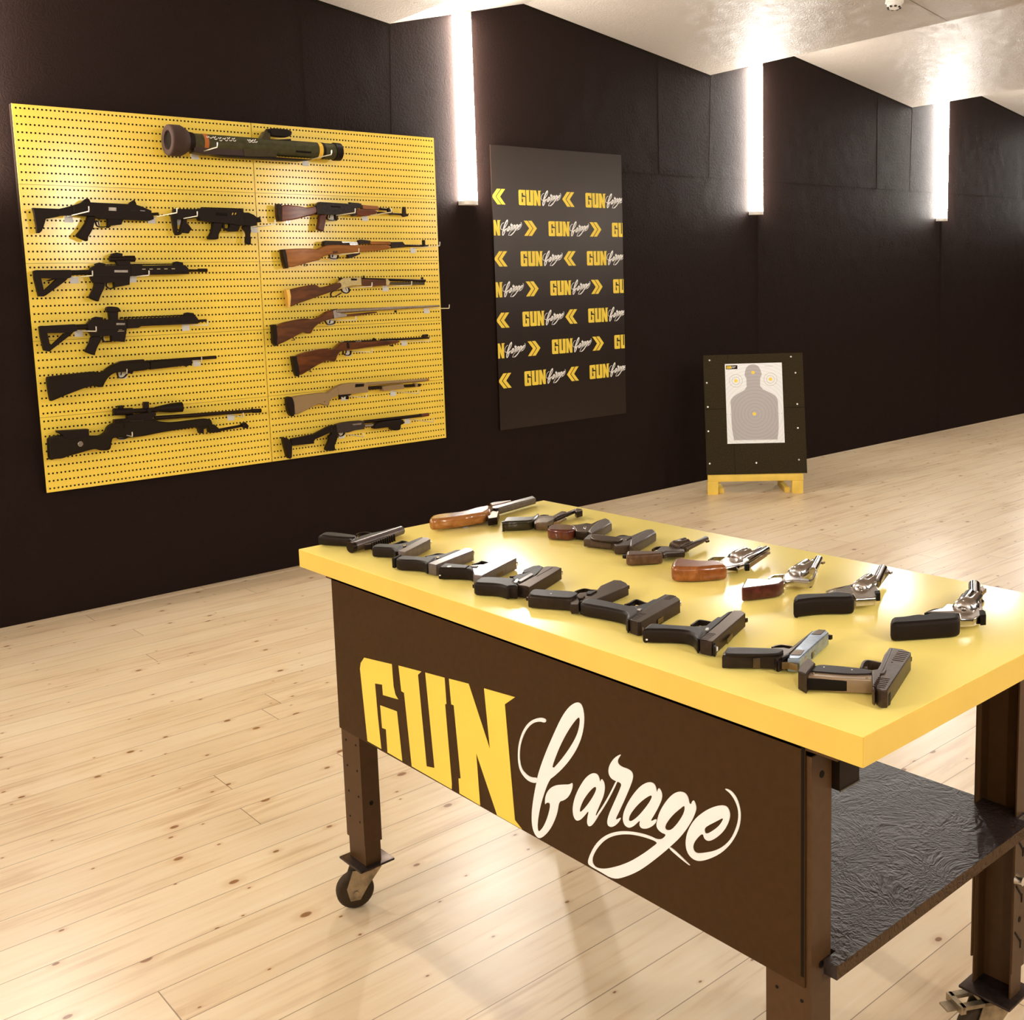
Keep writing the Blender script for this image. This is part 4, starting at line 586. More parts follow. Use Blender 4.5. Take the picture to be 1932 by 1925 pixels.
('W','double_barrelled_shotgun','side-by-side double-barrelled shotgun with long silver barrels, fourth in the right column','gun',(3.225,5.665,1.469),[('P','stock','w3',69,27,[-331.7,-3.6,-138.5,25.3,-93.4,16,-53.5,21.9,-12.2,43.6,22.4,62.7,52.8,64.6,53,13.5,-1.3,5.2,-42.1,-7.6,-83.3,-32,-105.4,-68.7,-131.4,-65.6,-146.8,-52.2,-203.3,-75.3,-269.1,-103.4,-314.3,-118,-337,-128.1,-328.8,-71.7],1,6),('P','butt_plate','bk',70,26,[-347.9,-5.7,-329.1,-3.7,-325.5,-71.9,-334.4,-128.2,-348.8,-110.4,-347.2,-59.5],0,1.5),('P','receiver','gy',68,28,[49.8,61.8,84.2,69.4,89.7,48.6,143.6,35.9,144.2,24,53.6,13.5],0,1.5),('P','top_lever','st',56,40,[-4.2,52.1,57.3,68.7,91.4,72.2,63.4,58.4,22.1,45.3],0,1.5),('T','barrel','gy',[71.1,56.4,60],[837.4,62.8,60],23.5,10.1),('T','barrel','gy',[85.3,57.8,36],[854.8,64.4,36],23.6,10.1),('P','fore_end','w3',68,28,[144.9,34.7,354.6,43.6,361.4,37.3,191.2,22.8,146.2,22.8],0,1.5),('S','trigger_guard','st',55,41,[0.1,5.2,18.7,-19.1,62.8,-15.1,68.7,3.5],5.3),('S','trigger','st',52,44,[36.7,4.8,30.8,-13.7],4.1),('P','sling_stud','st',54,42,[500.6,47,513.2,47.2,512.4,33,499.8,33.5],0,1.5),('S','sling_swivel','st',51,45,[-216.8,-86.3,-206.1,-99.5,-227.3,-100.1],3.4)]),
('W','bolt_action_rifle','bolt-action rifle with glossy dark walnut stock, fifth in the right column','gun',(3.362,5.665,1.295),[('P','stock','w4',69,27,[-352.7,-19.9,-289.9,-1.5,-204.4,11.2,-139.7,14,-118.5,6.2,-96.7,6.8,-74.1,18.8,-45.2,41,-23.1,42.2,54.7,37.9,243.5,37.4,379.1,35.1,381.1,17.5,265.1,6.7,154.8,3.2,46.5,-5,-9.4,-6.5,-48.3,-9,-71.6,-29.1,-87.7,-68.7,-106.9,-68.8,-133.4,-58.5,-182.7,-69.5,-265.1,-106.3,-335.6,-139.5,-339.3,-101],1,6),('P','butt_plate','bk',70,26,[-370.9,-20.6,-350.1,-19.6,-338.6,-82.3,-337.3,-140.8,-349,-137.6,-360.9,-104,-367.1,-57.1],0,1.5),('P','receiver','st',63,33,[-41.5,43.1,-7.9,49.5,64.6,48.4,178.3,45.7,247.5,39.6,235.4,32.9,13.3,33.9,-36.6,33.3],0,1.5),('P','bolt','sv',64,32,[58.3,46.4,100.7,47.5,100.3,40.2,60.7,40],0,1.5),('P','bolt_shroud','sv',63,33,[-35.7,47.6,-19.1,47.7,-22.4,39.7,-37.3,40.5],0,1.5),('P','bolt_handle','st',74,22,[-5.2,39.9,8.1,38.2,10.6,6.8,2.1,3.9,-5.9,10.2],0,1.5),('T','barrel','st',[245.6,41.5,48],[622,36.1,48],12.8,12.2),('P','rear_sight','st',55,41,[186.3,46.7,198.5,57.8,212.7,52.1,217.8,41.1,188.9,41.6],0,1.5),('T','front_sight_hood','st',[568,51.6,48],[607.2,51.7,48],17.2,17.3),('S','trigger_guard','st',55,41,[-22.2,-8.4,-21.7,-26.8,2.6,-37.9,26.4,-33.1,31.1,-10.7],5.3),('S','trigger','st',52,44,[0.7,-7.5,-4.8,-25],3.8),('P','sling_stud','st',54,42,[310.2,6.4,336.9,7.3,340.5,-2.8,318.7,-0.1],0,1.5),('S','sling_swivel','st',51,45,[-268.6,-111.3,-245.3,-120.1,-260.4,-107.2],2.8)]),
('W','pump_action_shotgun','tan pump-action shotgun with black recoil pad, sixth in the right column on the pegboard','gun',(3.324,5.665,1.02),[('P','stock','tn',69,27,[-354,20,-266.3,23.5,-139,27.3,-117,21.5,-76.2,42.8,-41.2,57.3,-37.9,-0.3,-79.4,-9.1,-102.7,-19.4,-113.8,-61.6,-165.5,-38.5,-187.8,-38.9,-289.1,-75.9,-344.3,-92.4,-342.4,-22.2],1,6),('P','recoil_pad','bk',70,26,[-385.4,21.4,-352.3,21.3,-341.3,-22.3,-342.7,-92.5,-363.9,-96.7,-380.7,-67,-385.4,-18.2],1,6),('P','receiver','tn',67,29,[-48.7,55.4,-5.1,66.8,58.6,69.2,146.1,63.8,169.6,60.4,167.4,2.1,130.7,2.7,48.7,2.2,-31.9,3.1,-46.1,5.3],0,1.5),('P','ejection_port','vb',67.8,28.2,[78,61.2,142.3,57.6,138.3,40.1,73.8,40.4],0,1.5),('T','barrel','tn',[169.2,52,48],[634.6,43.5,48],22.3,17),('T','magazine_tube','st',[180.7,25.6,48],[568.5,13.7,48],21.3,20),('P','fore_end','tn',70,26,[273.9,29.2,427.8,32.3,432.4,3.2,275.2,0.8],0,1.5),('P','barrel_clamp','tn',65,31,[520.5,29.9,541.5,29.3,540.1,4.6,524.2,4.9],0,1.5),('T','muzzle_ring','orm',[616.5,43.8,48],[635.9,43.4,48],18,18),('P','trigger_guard','bk',56,40,[-30,3.4,61.2,3,37,-12.5,33.1,-29.8,18.7,-28.5,22.6,-11.3,-17.7,-11.7,-18.6,-25.2,-30,-24.2],0,1.5),('S','trigger','st',52,44,[5.5,0.1,-0.1,-17],4),('T','sling_hole','sv',[-143.1,-28.1,64],[-143.1,-28.1,70],6.9,6.9)]),
('W','pump_action_shotgun','black pump-action shotgun with skeleton stock and pistol grip, bottom of the right column','gun',(3.283,5.665,0.785),[('P','receiver','stp',67,29,[-26.6,60.6,13.5,67.2,75.3,68.9,153.3,66.3,170.1,61.8,168.4,12.9,96.8,12.5,52.7,3.8,-14.6,8.5,-26.2,17.8],0,1.5),('P','bolt','gy',67.8,28.2,[80.1,53.8,152.1,53.9,145.1,42.7,92,43.9],0,1.5),('P','pistol_grip','bk',65,31,[-58.7,61.2,-22.7,54.7,-12.2,8,-28.7,-41.1,-45.5,-66,-38.4,-99.1,-104.5,-91.1,-106.5,-74.8,-76.6,-30.2,-80.9,-3.1,-56.2,4.9,-66.6,32.7],1,6),('T','stock_pivot','st',[-42.1,45.2,62],[-42.1,45.2,68],18,18),('P','stock','bk',62,34,[-328.4,8.7,-179.3,18.3,-81.6,52.7,-51,60.2,-56.5,20.7,-108.7,5.1,-163.3,-10,-181.4,-14.3,-182.8,-36.8,-322.6,-33.6,-332.9,-16.8],0,1.5),('P','butt_plate','bk',69,27,[-382.5,23.2,-362.9,18.4,-343.9,3.3,-332,-31.9,-337.6,-99,-348.5,-108.1,-362,-95.9,-372.7,-42.7,-379.1,-10.8],0,1.5),('T','barrel','st',[173.9,54.6,48],[664.7,53.2,48],21.7,20.5),('T','muzzle','rdb',[606,53.3,48],[666.1,53.6,48],22.6,21.6),('S','front_sight','st',51,45,[597.6,65.1,601.9,55],4.5),('T','magazine_tube','gy',[178.8,30.6,48],[265,28.7,48],18.5,18.6),('P','fore_end','bk',72,24,[247.5,46,443.6,45.3,459.9,38,458.5,13,435.1,12.6,433.5,-15.2,419.9,-22.1,370.5,-18.4,362,6.4,248.3,4.7,235.7,8.8],1,6),('S','trigger_guard','st',55,41,[-10.8,4.4,0.3,-14,23.2,-11.2,36.5,4.6],4.3)]),
('W','rocket_launcher','olive green rocket launcher tube with yellow bands across the top of the pegboard','launcher',(2.857,5.665,2.46),[('T','tube','gn',[-441.8,-2,88],[476.3,-3.8,88],91.7,92.2),('T','rear_collar','bk',[-438.7,-1.8,88],[-399,-2.2,88],108.9,99),('L','rear_cap','cap',[-537.9,-0.7,88],[-432.6,-0.8,88],162.4),('T','orange_band','or',[-348.4,-2.4,88],[-322.3,-2.5,88],94.9,94.6),('T','yellow_band','ye',[348.6,-3.6,88],[375.3,-4,88],94.1,93.8),('T','black_band','bk',[378.2,-3.8,88],[394.2,-3.5,88],95,95.2),('T','front_cap','bk',[463,-3.3,88],[507.4,-3.3,88],103.4,101.4),('P','grip_rail','bkb',123,53,[-406.3,-21.3,-126.3,-27.7,-112.4,-62.2,-345.1,-67.5,-406.1,-59.5],0,1.5),('P','grip_housing','gn2',128,48,[-123.6,-1.7,17.8,-7.9,77.9,-16.3,76.4,-58.5,-118.4,-66.1,-125.7,-31.2],0,1.5),('P','sling_strip','bk',118,58,[-342.5,-62.8,80.2,-58.9,310.2,-60.1,238.7,-70,-230.2,-73.9],0,1.5),('P','sight_mount','gn2',113,63,[-4.7,40.3,24.9,81,51,70.8,52.5,-7,22.5,-2.8,14.4,26.6],0,1.5),('P','sight_bracket','bk',110,66,[56.8,34.5,181.1,49.7,183.5,2.4,61.3,1.1],0,1.5),('P','sight','bk',108,68,[35.5,101.5,199.5,102.2,182.6,56.1,35.8,57.3],1,6),('T','sight_lens','vb',[36.7,78.1,96],[60.3,78.5,96],36.1,36.2),('S','arrow_mark','vb',136,130,[197,-22.4,245.8,-23.9,291.8,-23.1],9.8),('S','marking','wh',136,130,[-337.9,24.3,-329.5,20.2,-322.9,26.4],2.9),('S','marking','wh',136,130,[-319.5,20.9,-311.1,16.8,-304.4,23],2.9),('S','marking','wh',136,130,[-300.5,25.6,-292,21.5,-285.3,27.7],2.9),('S','marking','wh',136,130,[-291.8,15.8,-283.4,11.7,-276.6,17.9],2.9),('S','marking','wh',136,130,[-269.4,23,-260.9,18.9,-254.1,25.2],2.9),('S','marking','wh',136,130,[-264,10.7,-255.5,6.6,-248.7,12.8],2.9),('S','marking','wh',136,130,[-244.2,21.8,-235.7,17.7,-228.9,23.9],2.9),('S','marking','wh',136,130,[-232.2,12.7,-223.7,8.6,-216.9,14.8],2.9),('S','marking','wh',136,130,[-218.6,26.3,-210,22.2,-203.1,28.5],2.9),('S','marking','wh',136,130,[-206.7,14.3,-198.1,10.2,-191.2,16.5],2.9),('S','marking','wh',136,130,[-190,25.3,-181.3,21.2,-174.4,27.5],2.9),('S','marking','wh',136,130,[-184.4,14,-175.7,9.9,-168.8,16.2],2.9),('S','marking','wh',136,130,[-99.7,23.5,-90.8,19.4,-83.8,25.7],3),('S','marking','wh',136,130,[-83.4,22.2,-74.5,18,-67.5,24.4],3),('S','marking','wh',136,130,[-66.8,25.6,-57.9,21.5,-50.8,27.8],3),('S','marking','wh',136,130,[-93.8,13.9,-84.9,9.7,-77.9,16.1],3),('S','marking','wh',136,130,[-74.2,13.9,-65.3,9.8,-58.2,16.1],3),('S','marking','wh',136,130,[-57.6,15.6,-48.7,11.4,-41.6,17.8],3)]),
('T','target_pistol','black target pistol with vented top rail at the far left table corner','pistol',(1.429,2.396,0.955),[('P','grip','bk',27,3,[-77.5,55.5,-64.4,66.7,-31.8,87.1,-0.3,-4.8,-10.7,-31.5,-43.1,-69.8,-54.5,-81.3,-38.3,-42.5,-36.1,-24.2,-56.9,15.7,-78.2,47.8],1,5),('P','grip_panel','bk2',30,26,[-67.8,55.4,-40.1,72.4,-10.3,-19,-21.1,-39,-27.4,-42,-38,-25.2,-62.6,30.8],1,1.5),('P','frame','bk2',22,5,[-44.3,-61.6,-18.1,-33.3,9.3,-13.3,49.9,-2.4,83.1,-4.2,128.9,7.5,129.2,-6.5,-20.7,-71.4],0,2),('S','trigger_guard','st',20,11,[16.1,17.7,32.7,29.7,49.2,26.3,54.2,11.9,53.2,-1.9],3),('T','barrel','stg',[-55,-78.4,15],[141.3,-11.9,15],26,24),('T','rear_cap','st',[-62.7,-81.6,15],[-50,-77.6,15],28,28),('P','top_rail','st',21,7,[-31.3,-97.8,-13.4,-97.6,85.7,-57.6,86.3,-62.6,-19.1,-111.2,-34.8,-105.8],0,1),('KT','rail_rib','bk2',24,5,[-16.1,-111.5],[76.7,-71.3],11,6,2.6)]),
('T','pistol','small black pistol, second from the far end in the left row','pistol',(1.462,2.22,0.955),[('P','grip','bk2',28,2,[-85.3,14.7,-49.8,38.3,-26.8,2,-11,-8.1,-16.9,-27.2,-53.9,-62,-69.8,-73.1,-55.8,-46.9,-53.9,-31.2,-70,-6.4],1,5),('P','frame','bk2',26,4,[-18.7,-3.8,-4.3,-3.2,17.5,-2.2,70.8,17.8,72.3,8.3,-55.8,-69.6,-60.7,-64.3,-48.2,-43.1],0,2),('P','slide','stg',29,3,[-62.4,-76,67.3,-0.3,72.6,-15.8,64.4,-32.4,-58.5,-99],0,1.2),('S','trigger_guard','bk',20,9,[-8.8,28.6,9.9,34.2,27.2,41.5,30.6,25.4,28.7,13.4],3),('P','slide_catch','sv',30,26,[-23.3,-36.9,-15.6,-31.9,-12.3,-39.1,-19.8,-47,-26.5,-46.8],1,0.6),('X','front_sight','sv',[73,-17.3,16],8),('X','rear_sight','st',[-33.8,-64,16],9)]),
('T','pistol','black pistol with extended magazine base, third from far end, left row','pistol',(1.442,2.06,0.955),[('P','magazine_base','vb',27,3,[-88.9,41.8,-55.2,58.9,-53.5,54.5,-86.5,33.5],0,1),('P','grip','bk2',29,2,[-89.8,27.2,-59.5,43.5,-42.9,13,-28.7,-12.3,-12.9,-27.9,-17.6,-39.1,-57.7,-67.2,-67,-68.7,-58.2,-47,-66.9,-21.8,-88.9,6.1],1,5),('P','frame','bk2',26,4,[-18.6,-0.1,-1.2,-6.6,28.1,-13.5,68.1,-1.8,77.9,-9.9,-52.5,-59.7,-57.8,-57.9],0,2),('P','slide','stg',29,3,[-61.6,-69.2,66.7,-22.5,89.8,-13.1,95.8,-28.5,88.1,-47.6,-57.9,-95.4],0,1.2),('S','trigger_guard','bk',20,9,[-6.8,19.5,12.6,20.2,30.8,21.5,40.6,4,42,-5.9],3),('P','slide_catch','sv',30,26,[-19.7,-40.9,-10.8,-34.4,-7.4,-41.3,-15.9,-48.4],1,0.6),('P','ejection_port','yb',16,8,[8.8,-57.5,41.8,-43.2,41.4,-46,7.3,-60.6],0,0.5),('X','front_sight','sv',[99.4,-28,16],8),('X','rear_sight','st',[-30.7,-62,16],10)]),
('T','pistol','black pistol with white oval inlay in its grip','pistol',(1.463,1.913,0.955),[('P','grip','bk',29,2,[-90.8,27.6,-52.7,52.6,-24.2,-6.2,-26.9,-16.8,-38.8,-39.1,-52.9,-53.7,-49,-40.1,-53.4,-23.4,-72.9,3.6,-93,22.8],1,4),('P','grip_panel','bk2',31,27,[-89.7,22.6,-59.5,42.3,-31.6,-12.5,-47.5,-22.8,-52.8,-26.2,-73.7,2.4],0,1),('T','grip_inlay','wh',[-71.8,9.9,30],[-71.8,9.9,32],11,11),('P','frame','gym',27,4,[-46.2,-19,-18.6,-4.1,3.8,-19,22.7,-14.4,57.4,-4.2,82,1.6,80,-6,-46.7,-72.9,-66.6,-74.7,-49,-46.9,-45.1,-33.3],0,2),('P','magazine_catch','bk',28.5,26,[-30.8,-14.7,-21.9,-12,-14.4,-25,-26.9,-34.1,-34.2,-24.4],0,0.5),('P','slide','stg',29.5,3,[-72.9,-81.4,53.6,-17.7,75.9,-4.3,88.3,-9.9,91.6,-23.3,87.1,-39.2,-64.9,-101.3],0,1.5),('S','trigger_guard','bk',20,9,[3,22.5,23.7,24.2,37.2,30.7,40,13,39.7,5.6],3),('P','ejection_port','yb',16,8,[-1,-73.9,26.1,-62.5,25.7,-64.4,-2.6,-76.8],0,0.5),('X','front_sight','sv',[85.2,-38.7,16],8),('T','lanyard_hole','wh',[-93.3,18.1,12],[-93.3,18.1,14],4,4)]),
('T','pistol','black pistol with rail light and brass-coloured ejection window, left row of table','pistol',(1.477,1.762,0.955),[('P','grip','bk2',31,2,[-131.4,14.6,-106.6,34,-83,40,-44.2,-17.1,-47,-32.7,-68.5,-46.1,-71.4,-66.9,-84.3,-79.6,-90.7,-64.1,-103,-68.5,-100.8,-32.7,-120.6,-4],1,6),('P','frame','bk2',26,4,[-31.9,-0.3,-12.2,7.1,8.1,5.9,42.4,13.6,67.2,20.4,70.5,13.5,4.6,-29.9,-62.6,-56.2,-62.7,-44.2],0,2),('P','decocker','gyl',29,25,[-62.1,-36.5,-38.8,-24.6,-42.7,-32.8,-57.8,-47.1,-64.3,-46.2],0,0.8),('P','slide_stop','stg',29.5,25,[-50.5,-39.4,10.1,-13.3,6.8,-25.8,-50.8,-51.1],0,0.8),('P','slide','stk',30,3,[-74.2,-67.6,7.5,-35.5,62.1,3.7,73.1,1.9,84.4,-13.6,84.3,-31.6,-70.6,-100.6,-68.2,-88.6],0,1.5),('S','slide_groove','vb',30.4,29.5,[-2,-46.4,71.7,-15.5],1.6),('P','rail_light','bk',25,6,[11.1,18.5,28.8,33.8,63.6,43.5,78.9,37.3,74.8,19.2,40.4,11.3,13,10],0,2),('S','trigger_guard','bk',18,9,[-13.9,32.6,-5.2,26.6,15.1,30.7,25.2,26.4],3),('P','ejection_window','yel',18,5,[6,-57.4,29.8,-48.7,29,-50.9,4.3,-60.4],0,0.5),('X','front_sight','sv',[87.9,-24.6,16],8),('X','lanyard_pin','st',[-109.6,36.3,14],8),('X','hammer','st',[-44.7,-60.8,16],10)]),
('T','pistol','black pistol with screwed smooth grip panel, sixth from far end, left row','pistol',(1.466,1.577,0.955),[('P','grip','bkg',28,2,[-94.2,49,-66.3,71.9,-51,74.8,-41.2,54.9,-15.5,15.2,-13.3,3.6,-27.7,-24,-53,-39,-55.3,-27.8,-79.7,11.5,-96.8,43.8],1,4),('P','grip_panel','bk2',30,26,[-93.7,46.4,-70.1,64.6,-57,65.9,-16.5,0,-14.1,-19.1,-49.8,-35.7,-60.8,-20.1,-79.5,11.6],1,1.5),('P','frame','stk',24,4,[-39.1,-22.2,1.2,-5.2,13.8,-11.1,38.4,-13.2,43.1,-17,-38.7,-49.1,-58.9,-65.4,-69.3,-54.6,-50.7,-27.8],0,2),('P','slide','stk',26,4,[-42.7,-51.7,36.6,-20.3,62.4,-4.3,114.3,7.9,122.9,-6.1,115.8,-28.4,104.1,-45.8,-18.3,-71.5,-36.3,-70.1],0,2),('S','trigger_guard','st',18,9,[15.9,24.5,31,26.4,44,24.1,46.9,9.6,52.9,0.1],3),('P','slide_stop','bk',29,23,[0.9,-25.6,11.1,-21,24.9,-32.4,-1.8,-41.1,-5.8,-35.1],0,0.8),('P','safety_lever','st',29,23,[-35.3,-38.9,-25.8,-34,-18.9,-41.2,-32.3,-51,-38.8,-45.9],0,0.8),('T','grip_screw','gyl',[-58.8,17,28.6],[-58.8,17,30.6],4,4),('P','ejection_port','yb',14,7,[20.7,-59.7,36.6,-55.5,35.8,-57.6,18.8,-62.4],0,0.5),('X','front_sight','st',[120.5,-25.7,15],8),('X','lanyard_pin','st',[-80.7,64.1,14],7),('T','hammer_pin','st',[-47,-41.4,12],[-47,-41.4,14],5,5)]),
('T','pistol','large black pistol with stippled grip, seventh from far end, left row','pistol',(1.474,1.412,0.955),[('P','grip','bk2',29,2,[-71.4,92.7,-52,105.3,-25.7,110,-19.4,67,-13.4,24.8,-12.6,9.9,-2.5,-0.7,-26.1,-30.7,-73.2,-50,-84.6,-53.4,-77.4,-40.5,-57.8,-24.4,-49.1,-6.8,-57.6,44.6],1,6),('P','frame','bk2',27,4,[-7.8,14.5,2.3,3.9,29,4.2,55.2,11.4,60.6,8.6,99.1,18.6,99.8,10.7,-70,-46.8,-80.1,-49,-65.5,-33.4],0,2),('P','slide','stk',30,3,[-79.2,-53.5,92.5,6.4,97.3,-6.3,88.5,-27.8,80.9,-37.2,-76.2,-80.2,-82.3,-76.4],0,1.5),('KT','slide_serration','vb',30.4,29,[-74,-58.1],[-37.1,-47.1],6,14,0.9),('KT','slide_serration','vb',30.4,29,[65.6,-16.2],[91.6,-8.3],5,14,0.9),('S','trigger_guard','bk',20,9,[7.9,44.1,23,44.4,47.8,50.5,44.3,25,46.2,17.3],3.5),('S','trigger','bk',16,12,[20.5,40.4,33.2,41.5],4),('P','slide_catch','gyl',30,26,[-24.4,-19.9,-15.8,-16.4,-12.5,-22.5,-22.5,-27.3],0,0.6),('P','ejection_port','yb',17,7,[-12.8,-62.9,10.4,-55.5,9.4,-57.6,-14.4,-65.3],0,0.5),('X','front_sight','sv',[95,-21.4,15],8),('P','rear_sight','bk',24,8,[-69.4,-69.2,-61.3,-67.5,-64.4,-71.9,-77.1,-78.7],0,0.8),('X','sight_outline','wh',[-73.4,-74.7,15],8),('T','lanyard_hole','vb',[-81.2,77.6,12],[-81.2,77.6,14],3,3)]),
('T','pistol','black pistol with white lanyard hole, third nearest in the left row','pistol',(1.466,1.241,0.955),[('P','grip','bk2',29,2,[-92.8,64.8,-59.5,78,-52.9,73.7,-36.8,44.5,-17.4,14.4,-7.9,-1.3,-22.4,-24.6,-64.3,-47.6,-72.2,-46.3,-63,-35,-51.3,-18.9,-46.7,0.3,-60.5,23.3,-81.8,47.1,-95.2,60.9],1,6),('P','frame','bk2',27,4,[-10.6,10.4,6.8,-1.5,36.1,8.9,61.1,16.8,64.9,12.9,100.4,23.3,111.1,20.4,-60.6,-45.1,-65.8,-42.1],0,2),('P','slide','stk',30,3,[-67.4,-49.6,29.7,-14.4,105.7,14.7,116.2,4.8,107.8,-11.9,-60.9,-74.3,-64.7,-73.2],0,1.5),('KT','slide_serration','vb',30.4,29,[-67.5,-57.1],[-31.2,-45.5],6,15,0.9),('S','trigger_guard','bk',20,9,[6.3,34.2,22.7,38.9,40.4,42.4,46.7,19.2,45.5,15.3],3.5),('P','slide_catch','gyl',30,26,[-21.9,-22.1,-9.6,-15.3,-6.9,-20.6,-18.5,-28.1],1,0.6),('P','ejection_port','yb',17,7,[-4,-57.9,28.6,-43.8,28,-45.6,-5.5,-60.2],0,0.5),('X','front_sight','st',[111.1,-8.9,15],8),('P','rear_sight','bk',25,7,[-57.2,-69.6,-50.9,-67,-59.9,-80.3,-70.9,-86.8,-71.4,-82],0,0.8),('X','sight_outline','wh',[-56.2,-73.6,15],8),('T','lanyard_hole','wh',[-98.7,49.1,12],[-98.7,49.1,14],4,4)]),
('T','pistol','pistol with bluish steel slide and checkered grip in the left row','pistol',(1.474,1.069,0.955),[('P','frame','bkg',26,3,[-106.6,48.2,-90.2,58.1,-63.2,70.6,-16.9,14.4,0.3,1.4,2.2,-8.6,16.6,-5.9,109.4,19.5,108.6,13.7,-29.3,-30,-58.7,-30.3,-52.4,-19.5,-51.8,-11.6,-70.9,12.1,-105.9,46.7],0,3),('P','grip_panel','bk2',31,25,[-99.9,47.6,-76.2,59.4,-30.2,4.5,-18.6,-13.6,-33,-20.3,-49.7,-20,-106.6,37.6],1,2),('P','slide','blu',27,3,[-42.9,-38.3,-19.4,-26.6,23.9,-12,100.8,14.9,121,13.2,127.7,2.3,118.5,-9.3,-33.1,-55],0,2.5),('P','slide_groove','st',27.6,26,[-20.6,-30,-0.9,-23.3,8.6,-35.2,-16.2,-45.3,-27.1,-33.4],0,0.3),('P','slide_front','st',27.6,26,[88.1,5.5,118.3,11.3,123.9,1,96.1,-7.6],0,0.3),('S','trigger_guard','st',19,10,[3.9,27.8,15.3,27.8,25.4,22.2,29.5,11,29.9,3.6],3),('P','beavertail','bkg',22,5,[-40.4,-6.9,-26.8,-12,-12.3,-9,-19.2,-24,-46,-27.2,-61,-29,-53.1,-20],0,1.5),('P','safety_lever','bk',30,25,[-48.2,-31.3,-25.3,-28.4,-32.2,-34.5,-55.6,-36.7],0,0.8),('P','hammer','br2',20,8,[-48.7,-29.2,-35.8,-35.9,-23.9,-45.8,-41.8,-57.2,-41.9,-40.3,-51.3,-33],0,1),('P','grip_safety','gyb',24,6,[-74.6,7.9,-65.4,0.7,-67.8,-1.1,-77.3,5.9],0,1),('P','ejection_port','yb',18,7,[29.9,-35.3,52.5,-26.6,51.6,-28.5,27.8,-37.7],0,0.5),('X','front_sight','st',[124.9,-7,16],8),('X','rear_sight','gyl',[-5.3,-43.7,18],8)]),
('T','pistol','big brown-grey pistol with tan grip strip, nearest in left row','pistol',(1.47,0.923,0.955),[('P','magazine_base','stk',33,1,[-88.6,51.8,-67.9,63,-31.5,75.8,-29.3,70.4,-39.7,53.4,-77.7,38.8,-96.5,30.6],0,2.5),('P','grip','bk2',29,5,[-72.3,43.7,-34.8,56.3,-15.6,26.1,-0.6,-4,5.2,-20.5,-9.1,-33.4,-38.5,-6.8,-66.6,40.9],1,2),('P','grip_strip','tng',27,4,[-79.6,40.8,-61,46,-33.4,-3.5,-9.1,-31.1,-29.1,-44.5,-39.5,-30.9,-66.3,4.7,-83.7,36.5],0,2),('P','grip_insert','vb',24,6,[-86,35.8,-63.1,6.8,-36.7,-25.7,-40.8,-27.6,-67.3,4.1,-90.1,32.6],0,1),('P','frame','stb',30,3,[-20,-36.6,2.2,-22.3,11.9,-26.9,39.6,-15.9,79.4,2.2,117.4,15.2,119.9,9.4,-45.6,-63.1,-57.2,-67,-70.6,-72.8,-65.9,-66],0,3),('P','slide','stb',31,3,[-62,-69.7,-41,-60.3,116.5,8.6,121.8,-7.6,117.5,-24.4,106.1,-31.2,-62.3,-89.2,-69.5,-83.2],0,2),('KT','slide_serration','stk',31.5,30,[-58,-71.7],[-20.5,-58],6,18,1),('KT','slide_serration','stk',31.5,30,[65.9,-30.8],[109.5,-16],6,18,1),('S','trigger_guard','stb',24,8,[12,2.7,48.6,16.5,55.7,-6.3],3.5),('P','trigger','stb',20,12,[29.7,11.4,37,6.2,26.7,-0.8,23.2,4.8],0,1),('P','slide_stop','stb',32.5,30,[-6.8,-42.9,17.9,-38.4,10.3,-43.4,-3.1,-48.7,-9.2,-45.5],0,0.6),('X','front_sight','st',[123,-17.6,16],8),('P','rear_sight','bk',22,4,[-49.4,-80,-31.5,-74.8,-35,-79.1,-50,-86.9,-60.5,-87.7],0,1),('T','frame_pin','vb',[52.6,-28.5,29.4],[52.6,-28.5,31.4],3,3),('T','grip_screw','br2',[-69.9,35.9,26],[-69.9,35.9,28],4,4),('T','grip_screw','br2',[-27.8,-32.6,26],[-27.8,-32.6,28],4,4),('T','panel_screw','wh',[-38.3,38,27.6],[-38.3,38,29.6],2.5,2.5),('T','panel_screw','wh',[-17.6,0.1,27.6],[-17.6,0.1,29.6],2.5,2.5)]),
('T','target_pistol','target pistol with sculpted orange-brown wooden grip at the far table corner','pistol',(1.883,2.404,0.955),[('P','grip','w5',38,6,[-228.4,-31.1,-192.1,0.1,-111.2,-30.3,-50.2,-10.3,-2,-16.9,-8,-32.8,-41.7,-72.1,-64.4,-84,-84.1,-95.2,-120.9,-87.5,-146.8,-88.3,-211.9,-70,-240.3,-53],1,12),('P','barrel','gyb2',28,8,[14.4,-1.4,70.5,5.6,204.2,31.4,188.9,-0.8,9.6,-38.2,-7.5,-34.3],0,4),('P','fore_end','w3',20,8,[68.8,72.6,84.8,75.2,142.1,61.2,131.8,47.4,90.5,38.9,49.3,39.7],0,3),('P','receiver','st',26,5,[-55.9,-69.9,15.1,-29.9,-5.9,-64.1,-64.3,-127.8,-91.8,-120.5],0,2),('X','rear_sight','bk',[-4,-46.8,26],12),('X','front_sight','st',[201.3,22.9,16],8),('P','bolt_knob','st',16,6,[-62.9,-83.6,-30.3,-84,-42.7,-100.6,-71,-104.5],0,2)]),
